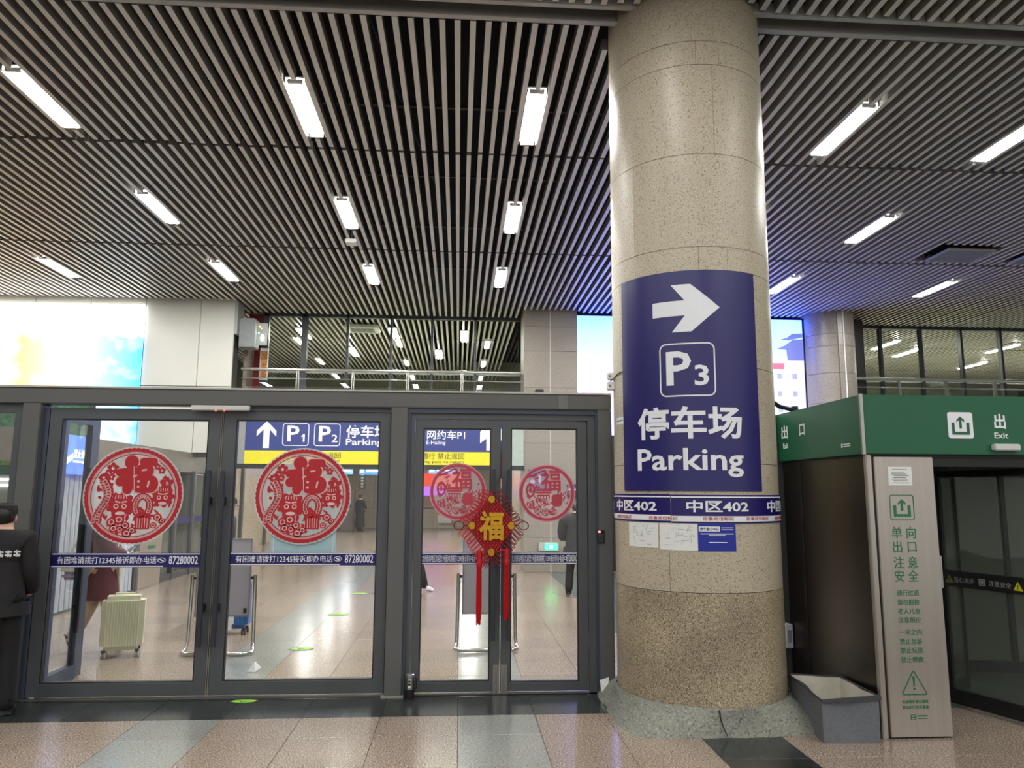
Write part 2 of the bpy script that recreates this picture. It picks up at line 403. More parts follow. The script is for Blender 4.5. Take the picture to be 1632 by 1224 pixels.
MB().box(-16, 26, 27.9, 28, H - 2.2, 6.6).build('plenum_light_block', mat('upper_hall_wall', lin(190, 190, 170), .6), ceil)
pm = mat('plenum_pipe', lin(60, 62, 64), .6)
for y in (7.6, 9.4, 11.3, 13.5): MB().box(-16, 20, y, y + .04, H + .13, H + .17).build('carrier_rail', pm, ceil)
for pts in (((-.9, 6, 5.9), (-.62, 8.2, 5.86), (-.3, 10.5, 5.9), (-.18, 13, 5.88)), ((-2.4, 6.4, 6.1), (-2.2, 9, 6.05), (-1.2, 12, 6.0))):
    MB().tube(pts, .012, 6).build('plenum_cable', mat('blue_cable', lin(50, 70, 92), .5), ceil)

# fluorescent fittings
ltray = MB().box(-.095, .095, 0, 1.16, .045, .06).box(-.1, -.094, 0, 1.16, 0, .06).box(.094, .1, 0, 1.16, 0, .06).mesh('tray'); ltray.materials.append(TRAY)
ltube = MB().tube([(0, .04, .022), (0, 1.12, .022)], .02, 10).mesh('tube'); ltube.materials.append(TUBEM)
lcap = MB().box(-.075, .075, 0, .03, .003, .042).mesh('end_cap'); lcap.materials.append(TRAY)
COLN = {-54: 'seventh', -32: 'far left', -12: 'left middle', 6: 'middle', 32: 'right of column', 47: 'right', 70: 'far right'}
ROWN = {0: 'nearest', 1: 'second', 2: 'third'}
COLD = {-54: 'above the left screen', -32: 'in the leftmost full line', -12: 'in the line above the P1 sign', 6: 'in the line just left of the column',
        32: 'in the line right beside the column', 47: 'in the line above the exit gate', 70: 'in the outermost right line'}
for k, r in lampset:
    a, b = LAMPY[r]
    t = thing('fluorescent_light', (LAMPX[k], a, H), f'lit ceiling fitting {COLD[k]}, {ROWN[r]} row', 'light', 'fluorescent lights between the ceiling slats')
    for n, me, loc in (('tray', ltray, (0, 0, .01)), ('tube', ltube, (-.045, 0, 0)), ('tube', ltube, (.045, 0, 0)), ('tube', ltube, (0, 0, 0)), ('end_cap', lcap, (0, 0, 0)), ('end_cap', lcap, (0, 1.13, 0))):
        o = bpy.data.objects.new(n, me); o.location = loc; o.parent = t; COL.objects.link(o)
FARL = ['far left, nearer', 'second from the left, nearer', 'third from the left, nearer', 'far left, further', 'second from the left, further', 'leftmost, nearer', 'second, nearer', 'fourth, nearer', 'leftmost, further', 'third, further', 'rightmost, further']
for i, (x, y) in enumerate(((-3.9, 18.2), (-1.65, 18.0), (.1, 18.2), (-3.0, 20.6), (-.6, 20.8), (11.2, 18.2), (12.4, 19.2), (14.6, 18.4), (11.8, 21.2), (15.6, 21.0), (17.4, 20.4))):
    t = thing('fluorescent_light', (x, y, H - .085), f"lit fitting behind the {'left' if i < 5 else 'right'} upper windows, {FARL[i]}", 'light', 'lights behind the upper windows')
    for n, me, loc in (('tray', ltray, (0, 0, .01)), ('tube', ltube, (-.045, 0, 0)), ('tube', ltube, (.045, 0, 0))):
        o = bpy.data.objects.new(n, me); o.location = loc; o.parent = t; COL.objects.link(o)
for n, (va, vb, vx0, vx1) in enumerate(VENTS):
    t = thing('ceiling_vent', (vx0, va, H), ('square grey air vent dropped in a dark slot, nearer the lamps', 'square grey air vent at the right picture edge, further from the lamps')[n], 'vent', 'square vents in the slat ceiling')
    MB().box(vx0 + .18, vx1 - .05, va + .16, vb - .03, H - .02, H + .02).build('grille', mat('vent_grey', lin(128, 130, 140), .6), t)
    e = MB().ring([(vx0 + .16, va + .14), (vx1 - .03, va + .14), (vx1 - .03, vb - .01), (vx0 + .16, vb - .01)], [(vx0 + .18, va + .16), (vx1 - .05, va + .16), (vx1 - .05, vb - .03), (vx0 + .18, vb - .03)], 0, .03)
    e.v = [(x, z, H - .025 + y) for x, y, z in e.v]; e.build('frame', SLATW, t)
t = thing('ceiling_device', (-1.75, 11.6, H - .06), 'small white box hung under the slats beside a seam', 'box')
MB().box(-1.84, -1.66, 11.55, 11.75, H - .07, H - .005).build('body', TRAY, t, bevel=.01)
MB().tube([(-1.75, 11.65, H - .01), (-1.75, 11.65, H + .2)], .012).build('stem', TRAY, t)

# ================================================================= FAR WALLS, SCREENS, UPPER WINDOWS
wl = struct('wall_left')
xs = [-9.9, -8.75, -7.648, -6.535, -5.42, -4.72]
for i in range(5):
    x0, x1 = xs[i], xs[i + 1]
    for z0, z1 in (((2.42, 3.78), (3.79, 5.66)) if x0 > -6.6 else ((5.46, 5.66),)):
        MB().box(x0 + .006, x1 - .006, 15.75, 15.80, z0 + .006, z1).build('wall_panel', WALLW, wl)
MB().box(-9.9, -4.74, 15.80, 16.2, 2.35, 5.66).build('wall_core', mat('wall_core', lin(60, 60, 58), .7), wl)
MB().box(-14, -5.5, 15.8, 16.0, 0, 2.4).build('wall_lower', mat('lower_wall', lin(96, 102, 96), .6), wl)
MB().box(-4.72, -4.66, 15.74, 16.2, 4.9, 5.6).build('corner_trim', mat('pale_trim', lin(170, 172, 170), .4, .3), wl)

def screen_left():
    m, nt, b = newmat('led_landscape'); N = nt.nodes; L = nt.links
    g = N.new('ShaderNodeNewGeometry'); s = N.new('ShaderNodeSeparateXYZ'); L.new(g.outputs['Position'], s.inputs[0])
    def mp(src, a, b_, c=0, d=1):
        r = N.new('ShaderNodeMapRange'); L.new(src, r.inputs[0]); r.inputs[1].default_value = a; r.inputs[2].default_value = b_; r.inputs[3].default_value = c; r.inputs[4].default_value = d; return r.outputs[0]
    cr = N.new('ShaderNodeValToRGB'); L.new(mp(s.outputs[0], -9.6, -6.53), cr.inputs[0]); e = cr.color_ramp.elements
    e[0].position = 0; e[0].color = (1, .80, .36, 1); e[1].position = 1; e[1].color = (.04, .25, .52, 1)
    for p, c in ((.22, (.62, .27, .095, 1)), (.40, (.55, .33, .17, 1)), (.58, (.25, .31, .24, 1)), (.8, (.13, .30, .42, 1))):
        q = e.new(p); q.color = c
    cl = N.new('ShaderNodeTexNoise'); cl.inputs['Scale'].default_value = 2.2; cl.inputs['Detail'].default_value = 6; L.new(g.outputs['Position'], cl.inputs[0])
    ri = N.new('ShaderNodeTexNoise'); ri.noise_dimensions = '1D'; ri.inputs['Scale'].default_value = 1.5; ri.inputs['Detail'].default_value = 5; L.new(s.outputs[0], ri.inputs['W'])
    rz = N.new('ShaderNodeMath'); rz.operation = 'MULTIPLY_ADD'; L.new(ri.outputs[0], rz.inputs[0]); rz.inputs[1].default_value = .9; rz.inputs[2].default_value = 4.35
    su = N.new('ShaderNodeMath'); su.operation = 'SUBTRACT'; L.new(s.outputs[2], su.inputs[0]); L.new(rz.outputs[0], su.inputs[1])
    sky = mp(su.outputs[0], -.02, .06)
    mx = N.new('ShaderNodeMix'); mx.data_type = 'RGBA'; L.new(sky, mx.inputs['Factor']); L.new(cr.outputs[0], mx.inputs[6]); mx.inputs[7].default_value = (1, .98, .92, 1)
    m2 = N.new('ShaderNodeMix'); m2.data_type = 'RGBA'; L.new(mp(cl.outputs[0], .46, .75, 0, .22), m2.inputs['Factor']); L.new(mx.outputs[2], m2.inputs[6]); m2.inputs[7].default_value = (1, 1, .95, 1)
    em = N.new('ShaderNodeEmission'); L.new(m2.outputs[2], em.inputs[0]); em.inputs[1].default_value = 3.2
    L.new(em.outputs[0], N['Material Output'].inputs[0]); return m
t = thing('led_screen', (-8.2, 15.7, 3.8), 'large glowing display with yellow and cyan mountain landscape on white wall', 'screen')
MB().box(-9.9, -6.535, 15.70, 15.74, 2.43, 5.46).build('display', screen_left(), t)
MB().box(-9.9, -6.54, 15.74, 15.79, 2.44, 5.45).build('casing', BLACK, t)

# unseen side walls, added to keep sideways world light off the slats
ws = struct('wall_light_block_left'); MB().box(-14.2, -14, -8, 28, 0, 6.6).build('wall_core', MATS['lower_wall'], ws)
ws = struct('wall_light_block_right'); MB().box(22, 22.2, -8, 28, 0, 6.6).build('wall_core', MATS['lower_wall'], ws)
# stone pillar
wm = struct('wall_middle')
for x0, x1 in ((1.385, 1.955), (1.967, 2.555)):
    for z0, z1 in ((-.0, .72), (.72, 1.9), (1.9, 2.7), (2.7, 3.9), (3.9, 4.7), (4.7, 5.25), (5.25, 5.7)):
        MB().box(x0, x1, 16.0, 16.04, z0 + .003, z1 - .003).build('stone_slab', STONEG, wm)
MB().box(1.955, 1.967, 15.996, 16.04, 0, 5.7).build('joint_strip', WHITEV, wm)
MB().box(1.39, 2.55, 16.04, 16.9, 0, 5.7).build('pillar_core', STONEG, wm)

def screen_right():
    m, nt, b = newmat('led_sky'); N = nt.nodes; L = nt.links
    g = N.new('ShaderNodeNewGeometry'); s = N.new('ShaderNodeSeparateXYZ'); L.new(g.outputs['Position'], s.inputs[0])
    r = N.new('ShaderNodeMapRange'); L.new(s.outputs[2], r.inputs[0]); r.inputs[1].default_value = 3.3; r.inputs[2].default_value = 5.6
    no = N.new('ShaderNodeTexNoise'); no.inputs['Scale'].default_value = .8; L.new(g.outputs['Position'], no.inputs[0])
    a = N.new('ShaderNodeMath'); a.operation = 'MULTIPLY_ADD'; L.new(no.outputs[0], a.inputs[0]); a.inputs[1].default_value = .3; a.inputs[2].default_value = -.15
    ad = N.new('ShaderNodeMath'); ad.operation = 'ADD'; L.new(r.outputs[0], ad.inputs[0]); L.new(a.outputs[0], ad.inputs[1])
    cr = N.new('ShaderNodeValToRGB'); L.new(ad.outputs[0], cr.inputs[0]); e = cr.color_ramp.elements
    e[0].position = .25; e[0].color = (.16, .16, .45, 1); e[1].position = 1; e[1].color = (.042, .085, 1, 1)
    for p, c in ((.46, (.14, .17, .5, 1)), (.62, (.075, .155, .6, 1)), (.85, (.06, .12, .9, 1))): q = e.new(p); q.color = c
    em = N.new('ShaderNodeEmission'); L.new(cr.outputs[0], em.inputs[0]); em.inputs[1].default_value = 7.5
    L.new(em.outputs[0], N['Material Output'].inputs[0]); return m
t = thing('led_screen', (5.1, 16.2, 3.4), 'large glowing display with blue sky over a station building, behind the column', 'screen')
MB().box(2.56, 7.74, 16.20, 16.24, 2.9, 5.56).build('display', screen_right(), t)
MB().box(2.56, 9.2, 16.24, 16.5, 0, 5.6).build('casing', BLACK, t)
lav = emitmat('picture_wall', lin(196, 196, 238), 1.0); lavd = emitmat('picture_window', lin(132, 136, 190), .9)
redp = emitmat('picture_red', lin(196, 84, 112), 1.0); pag = emitmat('picture_roof', lin(96, 104, 170), .9)
pb = MB(); pb.box(6.35, 7.3, 16.185, 16.2, 2.95, 4.42).box(7.3, 7.74, 16.185, 16.2, 2.95, 4.62); pb.build('pictured_building', lav, t)
pb = MB()
for zz in (3.1, 3.45, 3.8, 4.2):
    for xx in (6.45, 6.8, 7.1, 7.45): pb.box(xx, xx + .11, 16.18, 16.19, zz, zz + .12)
pb.build('pictured_windows', lavd, t)
MB().box(6.35, 7.28, 16.18, 16.19, 4.42, 4.56).build('pictured_wall_top', redp, t)
pb = MB(); pb.prism([(7.12, 4.88), (7.3, 4.96), (7.5, 5.1), (7.74, 5.12), (7.74, 4.62), (7.36, 4.62), (7.34, 4.86)], 16.176, 16.186)
pb.prism([(7.2, 5.1), (7.36, 5.14), (7.5, 5.24), (7.74, 5.25), (7.74, 5.16), (7.4, 5.08)], 16.176, 16.186).build('pictured_tower', pag, t)
pgl = emitmat('picture_pagoda', lin(206, 172, 232), 1.0)
pb = MB(); pb.prism([(2.62, 4.09), (2.8, 4.14), (2.95, 4.28), (3.1, 4.14), (3.3, 4.09), (3.3, 4.06), (2.62, 4.06)], 16.18, 16.19)
pb.prism([(2.6, 3.93), (2.76, 3.97), (3.12, 3.97), (3.34, 3.93), (3.2, 3.9), (3.2, 3.7), (2.68, 3.7), (2.68, 3.9)], 16.18, 16.19)
pb.box(2.94, 2.96, 16.18, 16.19, 4.28, 4.4).box(3.1, 4.6, 16.18, 16.19, 3.72, 3.86).build('pictured_pagoda', pgl, t)

# second round column at right
t = struct('trim_1', (8.25, 16.0, 0))
zz = [0, 1.5, 2.6, 3.6, 4.25, 4.85, 5.12, 5.66]
for i in range(len(zz) - 1):
    for a0, a1 in ((180, 262), (264, 350)):
        mb = MB(); n = 8; V = []
        for k in range(n + 1):
            a = R(a0 + (a1 - a0) * k / n)
            for rr in (.50, .53):
                for z in (zz[i] + .004, zz[i + 1] - .004): V.append((8.25 + rr * math.cos(a), 16.0 + rr * math.sin(a), z))
        F = [(0, 2, 3, 1), (4 * n, 4 * n + 1, 4 * n + 3, 4 * n + 2)]
        for k in range(n):
            o = 4 * k; F += [(o + 2, o + 6, o + 7, o + 3), (o + 3, o + 7, o + 5, o + 1), (o, o + 4, o + 6, o + 2)]
        mb.add(V, F).build('stone_slab', STONEG, t, smooth=True)
MB().lathe([(.505, 0), (.505, 5.66)], (8.25, 16.0, 0), 32).build('column_core', STONEG, t, smooth=True)
MB().box(8.31, 8.335, 15.46, 15.48, 0, 5.64).build('joint_strip', WHITEV, t)

# upper windows, mezzanine edge and railings
MUL = mat('window_mullion', lin(52, 58, 64), .45)
def window(name, xs, x1, zb=3.7):
    wn = struct(name, (xs[0], 16.85, zb))
    ed = xs + [x1]
    for i in range(len(ed) - 1):
        MB().box(ed[i] + .03, ed[i + 1] - .03, 16.88, 16.892, zb, 5.56).build('pane', GLASSW, wn)
        wd = .08 if (name == 'window_1' and i < 2) else .035
        MB().box(ed[i] - wd, ed[i] + wd * .6, 16.82, 16.94, zb, 5.6).build('mullion', MUL, wn)
    MB().box(ed[0] - .05, ed[-1], 16.82, 16.94, 5.55, 5.68).build('head_rail', MUL, wn)
    MB().box(ed[0] - .05, ed[-1], 16.82, 16.94, 4.28, 4.36).build('transom', mat('pale_transom', lin(150, 160, 160), .4), wn)
window('window_1', [-4.33, -3.48, -2.53, -1.556, -.632, .35], 1.37)
window('window_2', [8.9, 9.964, 10.962, 11.967, 12.965, 13.97, 14.97], 16.0)
mz = struct('wall_mezzanine')
MB().box(-4.7, 1.38, 16.05, 28, 3.35, 3.72).build('slab_edge', mat('mezzanine_edge', lin(214, 212, 196), .5), mz)
MB().box(8.4, 25, 16.05, 28, 3.35, 3.72).build('slab_edge', MATS['mezzanine_edge'], mz)
RAILM = mat('rail_steel', lin(176, 176, 170), .3, .8)
def railing(x0, x1, posts, label, y=16.12):
    t = thing('railing', (x0, y, 3.72), label, 'railing')
    MB().tube([(x0, y, 4.225), (x1, y, 4.225)], .036, 10).build('top_rail', RAILM, t, smooth=True)
    MB().tube([(x0, y, 4.03), (x1, y, 4.03)], .012, 8).build('mid_rail', RAILM, t, smooth=True)
    for p in posts: MB().box(p - .03, p - .012, y - .03, y + .03, 3.72, 4.2).box(p + .012, p + .03, y - .03, y + .03, 3.72, 4.2).build('post', RAILM, t)
    ps = [x0] + list(posts) + [x1]
    for a, b in zip(ps, ps[1:]):
        if b - a > .3: MB().box(a + .06, b - .06, y - .006, y + .006, 3.74, 4.15).build('glass_panel', GLASS, t)
railing(-4.64, 1.36, (-3.445, -2.281, -1.119, .05), 'steel and glass railing below the upper windows left of the stone pillar')
railing(8.78, 17.5, (8.82, 9.896, 11.007, 12.159, 13.3, 14.4, 15.5), 'steel and glass railing below the upper windows above the green header')

# alcove with cabinet between white wall and window
al = struct('wall_alcove')
MB().box(-4.74, -4.36, 16.9, 17.0, 3.7, 5.6).build('red_wall', mat('red_wall', lin(120, 22, 30), .6), al)
MB().box(-4.68, -4.60, 16.4, 16.9, 3.72, 4.9).build('stone_return', STONEG, al)
t = thing('control_cabinet', (-4.62, 16.0, 4.6), 'grey metal control cabinet with small indicator lamps beside white wall', 'cabinet')
MB().box(-4.66, -4.34, 15.9, 16.3, 4.66, 5.28).build('body', mat('cabinet_grey', lin(142, 150, 150), .45), t, bevel=.012)
MB().box(-4.32, -4.10, 16.0, 16.02, 4.72, 5.2).build('door', mat('cabinet_door', lin(168, 176, 172), .4), t)
for dx, dz, c in ((-.16, 5.12, (1, .5, .05, 1)), (-.12, 5.08, (1, .1, .05, 1)), (-.18, 4.98, (.1, 1, .2, 1))):
    MB().ball((-4.1 + dx, 15.995, dz), .014, .01, .014).build('indicator_lamp', emitmat('ind%g' % dz, c, 4), t)
MB().prism(ell(-4.2, 4.88, .035, .07), 15.985, 16.0).build('lamp_lens', emitmat('cab_lens', (.95, 1, 1, 1), 3), t)
t = thing('notice_poster', (-4.3, 16.4, 4.2), 'tall framed yellow and red notice behind the control cabinet', 'poster')
MB().box(-4.36, -4.18, 16.5, 16.52, 4.05, 4.75).build('frame', WHITEV, t)
MB().box(-4.34, -4.2, 16.49, 16.5, 4.08, 4.68).build('sheet', mat('notice_sheet', lin(176, 120, 60), .6, 0, .5, 14), t)

t = thing('wall_speaker', (1.62, 15.9, 3.78), 'small black box standing on the ledge before the stone pillar', 'box')
MB().box(1.62, 1.80, 15.85, 15.98, 3.66, 3.84).build('body', BLACK, t, bevel=.008)
MB().box(1.64, 1.78, 15.84, 15.85, 3.68, 3.82).build('grille', mat('speaker_grille', lin(40, 40, 42), .8), t)
t = thing('air_conditioner', (-2.2, 17.2, 5.3), 'pale cassette air conditioner seen through the middle upper window', 'air conditioner')
MB().box(-2.75, -1.95, 17.6, 18.3, 5.50, 5.58).build('body', TRAY, t, bevel=.02)
MB().box(-2.62, -2.08, 17.75, 18.15, 5.485, 5.50).build('grille', mat('ac_grille', lin(120, 122, 116), .6), t)

# ================================================================= LOWER HALL beyond
lh = struct('wall_back')
beig = speckle('polished_beige', lin(178, 166, 146), lin(150, 138, 120), lin(196, 186, 168), 14, .25, (.3, .45, .6, .75), .06, .05, .6)
for k in range(9):
    for z0, z1 in ((0, 1.2), (1.2, 2.35), (2.35, 3.3)):
        MB().box(-9.2 + 1.35 * k + .006, -9.2 + 1.35 * (k + 1) - .006, 35.0, 35.06, z0 + .006, z1).build('stone_slab', beig, lh)
MB().box(-10, 4, 35.06, 35.2, 0, 3.35).build('wall_core', mat('wall_core2', lin(90, 84, 76), .7), lh)
lc = struct('ceiling_lower_hall')
MB().box(-9, 1.4, 16.3, 35.2, 2.95, 3.05).build('soffit', mat('soffit_white', lin(168, 168, 162), .6), lc)
for x in (-4.2, -1.6, .4):
    for y in (18, 21.5, 25, 29):
        MB().box(x - .12, x + .12, y, y + 1.6, 2.93, 2.95).build('light_panel', emitmat('soffit_lamp', (1, .98, .93, 1), 24), lc)
wr = struct('wall_right')
for k in range(7):
    MB().box(1.45, 1.5, 16.95 + 2.6 * k, 16.95 + 2.6 * k + 2.58, 0, 2.95).build('stone_slab', beig, wr)
wf = struct('wall_far_left')
for k in range(6):
    y0 = 19 + 2.7 * k
    MB().box(-6.1, -6.0, y0, y0 + .14, 0, 2.95).build('post', ALU, wf)
    MB().box(-6.12, -6.08, y0 + .14, y0 + 2.7, 0, 2.95).build('wall_panel', beig, wf)

# overhead direction sign (at the mezzanine edge)
t = thing('overhead_sign', (-1.5, 16.0, 2.2), 'long overhead fascia sign, blue P1 P2 parking above yellow one-way strip', 'sign')
MB().box(-4.43, 1.04, 15.96, 16.25, 2.492, 3.34).build('blue_face', SIGNBLUE, t)
MB().box(-4.43, 1.04, 15.96, 16.25, 2.215, 2.490).build('yellow_face', YELLOW, t)
MB().box(-4.7, 1.40, 15.98, 16.30, 2.12, 2.215).build('underside', BLACK, t)
MB().box(1.045, 1.38, 15.97, 16.25, 2.215, 3.34).build('end_panel', mat('pale_green_panel', lin(178, 190, 182), .35), t)
MB().box(-4.70, -4.435, 15.97, 16.25, 2.215, 3.34).build('end_panel', mat('grey_end_panel', lin(160, 162, 160), .5), t)
SY = 15.958
SW_ = mat('sign_white', lin(238, 240, 244), .5, 0, .02, emit=.15)
MB().prism(arrow_up(-4.0, 2.82, .40, .56, .125, .20), SY - .006, SY).build('up_arrow', SW_, t)
MB().prism(arrow_up(.715, 2.83, .53, .60, .26, .20), SY - .006, SY).build('up_arrow', SW_, t)
for cx, n in ((-3.40, '1'), (-2.752, '2')):
    MB().ring(rrect(cx, 2.828, .54, .475, .06), rrect(cx, 2.828, .512, .447, .047), SY - .006, SY).build('symbol_frame', SW_, t)
    place(textmb('P', cx - .05, 2.85, .25, .33, .018), (0, SY, 0)).build('lettering', SW_, t)
    if n == '1': MB().prism([(cx + .150, 2.675), (cx + .185, 2.675), (cx + .185, 2.835), (cx + .158, 2.835), (cx + .118, 2.800), (cx + .118, 2.775), (cx + .150, 2.790)], SY - .006, SY).build('lettering', SW_, t)
    else: place(textmb(n, cx + .155, 2.755, .12, .16, .012), (0, SY, 0)).build('lettering', SW_, t)
place(textmb('停车场', -1.93, 2.90, .86, .27, .02), (0, SY, 0)).build('lettering', SW_, t)
place(textmb('Parking', -1.98, 2.665, .76, .17, .014), (0, SY, 0)).build('lettering', SW_, t)
place(textmb('网约车P1', -.27, 2.85, .80, .19, .008), (0, SY, 0)).build('lettering', SW_, t)
place(textmb('E-Hailing', -.48, 2.675, .40, .10, .0), (0, SY, 0)).build('lettering', SW_, t)
INKD = mat('sign_ink', lin(50, 48, 30), .6)
for cx in (-3.05, -.47):
    place(textmb('单向通行 禁止返回', cx, 2.40, 1.18, .125, .0), (0, SY, 0)).build('lettering', INKD, t)
    place(textmb('One-way pass no return', cx + .02, 2.275, 1.12, .075, .0), (0, SY, 0)).build('lettering', INKD, t)

# far-hall furnishings
t = thing('lift_doorway', (-8.0, 34.9, 0), 'bright steel doorway in the far beige wall', 'doorway')
MB().box(-8.55, -8.4, 34.85, 35, .4, 2.2).box(-7.95, -7.8, 34.85, 35, .4, 2.2).box(-8.55, -7.8, 34.85, 35, 2.2, 2.35).build('frame', mat('bright_frame', lin(210, 212, 208), .3, .4), t)
MB().box(-8.4, -7.95, 34.9, 34.98, .4, 2.2).build('door', mat('lift_door', lin(150, 148, 140), .3, .6), t)
t = thing('ticket_machine', (-4.6, 32.3, 0), 'tall grey-brown machine beside the distant figure in black', 'machine')
MB().box(-4.9, -4.35, 32.2, 32.8, 0, 1.75).build('body', mat('machine_body', lin(118, 106, 100), .5), t, bevel=.03)
MB().box(-4.8, -4.45, 32.18, 32.2, 1.0, 1.5).build('panel', BLACK, t)
t = thing('hanging_sign', (-3.95, 31.0, 1.9), 'narrow black hanging notice above the distant figure', 'sign')
MB().box(-4.0, -3.75, 31, 31.05, 1.75, 2.45).tube([(-3.87, 31.02, 2.4), (-3.87, 31.02, 2.95)], .012, 6).build('board', BLACK, t)
for k in range(5): MB().box(-3.92, -3.83, 30.99, 31.0, 1.82 + .12 * k, 1.88 + .12 * k).build('print', mat('sign_grey', lin(150, 150, 130), .5), t)
for k, (x0, x1, y, z0, z1, lab) in enumerate(((-4.75, -4.2, 30.5, 2.35, 2.62, 'small lit blue sign left in the far hall'), (-3.75, -2.9, 29.0, 2.3, 2.6, 'wide lit blue sign above the distant figure'), (-1.05, -.1, 27.0, 2.3, 2.6, 'lit blue sign under the yellow strip behind the right doors'))):
    t = thing('lit_sign', (x0, y, z0), lab, 'sign', 'small lit signs in the far hall')
    for xx in (x0 + .06, x1 - .06): MB().tube([(xx, y + .06, z1), (xx, y + .06, 2.95)], .012, 6).build('hanger', BLACK, t)
    MB().box(x0, x1, y, y + .12, z0, z1).build('face', emitmat('lit_blue', lin(70, 130, 220), 1.1), t)
    MB().box(x0 + .3 * (x1 - x0), x1 - .08, y - .01, y, z0 + .1, z1 - .1).build('print', emitmat('lit_white', (.9, .95, 1, 1), 1.3), t)
    MB().box(x0 + .04, x0 + .2 * (x1 - x0), y - .01, y, z0 + .07, z1 - .07).build('pictogram', emitmat('lit_white', (1, 1, 1, 1), 1), t)
t = thing('advert_lightbox', (-1.4, 34.8, 1.2), 'red and violet advert panel on the far wall', 'sign')
MB().box(-1.8, .2, 34.8, 34.95, 1.9, 2.5).build('red_panel', emitmat('ad_red', lin(200, 60, 40), .9), t)
MB().box(-1.8, -.6, 34.8, 34.95, 1.5, 1.9).build('violet_panel', emitmat('ad_violet', lin(150, 90, 230), 1.1), t)
MB().box(-1.8, .2, 34.8, 34.95, .95, 1.45).build('lower_panel', mat('ad_low', lin(170, 130, 120), .5), t)
t = thing('wall_box', (-.1, 16.9, .75), 'small white box on the far stone wall', 'box')
MB().box(-.9, -.3, 34.8, 34.95, .25, .62).build('body', WHITEV, t, bevel=.02)
MB().box(-.86, -.34, 34.79, 34.8, .29, .58).build('cover', PAPER, t)
# on the pillar behind the right doors
t = thing('pillar_sign', (1.55, 15.97, 1.9), 'blue restroom sign on the stone pillar behind the right doors', 'sign')
MB().box(1.49, 1.90, 15.95, 15.99, 1.72, 2.13).build('board', mat('blue_board', lin(34, 58, 150), .35), t)
MB().prism(ell(1.57, 1.88, .05, .05), 15.944, 15.95).prism(caps(1.72, 1.86, 1.72, 2.0, .02), 15.944, 15.95).build('pictogram', WHITEV, t)
t = thing('pillar_sign', (2.4, 15.97, 1.5), 'dark blue plate at the right edge of the stone pillar', 'sign')
MB().box(2.30, 2.54, 15.95, 15.99, 1.53, 1.83).build('board', NAVY2, t)
MB().box(2.33, 2.5, 15.944, 15.95, 1.7, 1.73).build('print', WHITEV, t)
t = thing('exit_lamp', (1.92, 15.95, .45), 'low green lit exit lamp on the pillar behind the right doors', 'sign')
MB().box(1.70, 2.12, 15.92, 15.99, .44, .62).build('case', mat('exit_case', lin(190, 196, 188), .4), t, bevel=.01)
MB().box(1.83, 2.08, 15.912, 15.92, .47, .59).build('green_face', emitmat('exit_green', (.03, .9, .25, 1), 2.5), t)
MB().box(1.92, 1.99, 15.908, 15.912, .49, .57).build('pictogram', emitmat('exit_white', (.8, 1, .85, 1), 1.6), t)

# ================================================================= LEFT PARTITION (x = -5.4, runs away from the door plane)
wp = struct('wall_partition')
PX = -5.4
MB().box(PX - .35, PX - .02, 9.6, 17.6, 2.02, 2.42).build('fascia', mat('taupe_fascia', lin(120, 114, 104), .5), wp)
for y in (9.7, 13.25, 14.3, 14.95, 15.9, 16.7, 17.5): MB().box(PX - .05, PX + .05, y - .05, y + .05, 0, 2.05).build('post', ALU, wp)
for a, b in ((14.35, 14.9), (15.0, 15.85), (15.95, 16.65), (16.75, 17.45)):
    MB().box(PX - .01, PX + .01, a, b, .12, 2.0).build('pane', GLASS, wp)
    MB().box(PX - .03, PX + .03, a, b, 0, .12).build('bottom_rail', ALU, wp)
    MB().box(PX + .012, PX + .02, a, b, 1.02, 1.14).build('blue_band', NAVY2, wp)
MB().box(PX - .4, PX - .3, 13.3, 17.5, 0, 2.0).build('rear_panel', mat('green_rear', lin(120, 136, 118), .4), wp)
SHUT = mat('white_shutter', lin(186, 192, 200), .35, 0, .05, 3)
sh = thing('folding_shutter', (PX, 11.4, 0), 'white folding shutter of upright slats behind the left door', 'shutter')
k = 0; y = 9.8
while y < 13.15:
    MB().prism([(0, 0), (.035, .01), (.05, .06), (.035, .115), (0, .125)], .03, 2.0)
    q = MB().add([(PX + .0, y, .03), (PX + .045, y + .01, .03), (PX + .06, y + .06, .03), (PX + .045, y + .112, .03), (PX, y + .122, .03),
                  (PX + .0, y, 2.0), (PX + .045, y + .01, 2.0), (PX + .06, y + .06, 2.0), (PX + .045, y + .112, 2.0), (PX, y + .122, 2.0)],
                 [(0, 1, 6, 5), (1, 2, 7, 6), (2, 3, 8, 7), (3, 4, 9, 8), (4, 0, 5, 9), (5, 6, 7, 8, 9)])
    q.build('slat', SHUT, sh); y += .134
MB().box(PX - .02, PX + .0, 9.8, 13.15, .0, 2.0).build('backing', BLACK, sh)
MB().box(PX - .02, PX + .07, 9.8, 13.15, .0, .03).build('bottom_track', ALU, sh)
t = thing('lit_direction_sign', (PX + .1, 10.85, 1.87), 'lit blue sign with white arrow on the folding shutter', 'sign')
MB().box(PX + .08, PX + .14, 10.30, 11.24, 1.87, 2.40).build('face', emitmat('signlit', lin(84, 116, 236), 1.0), t)
W1 = emitmat('signlit_white', lin(235, 240, 255), 1.0)
a = MB().prism([(-.40, .12), (-.22, .12), (-.22, -.05), (-.06, .02), (-.06, -.06), (-.30, -.17), (-.40, -.17)], -.008, 0); place(a, (PX + .14, 10.75, 2.13), '+x').build('arrow', W1, t)
place(textmb('禁止通行', .17, .02, .40, .12), (PX + .14, 10.75, 2.13), '+x').build('lettering', W1, t)
place(textmb('No thoroughfare', .17, -.09, .40, .05), (PX + .14, 10.75, 2.13), '+x').build('lettering', W1, t)
sp = MB().box(PX - .05, PX + .08, 13.3, 14.25, 0, 2.02).build('steel_panel', STEEL, wp, bevel=.01)
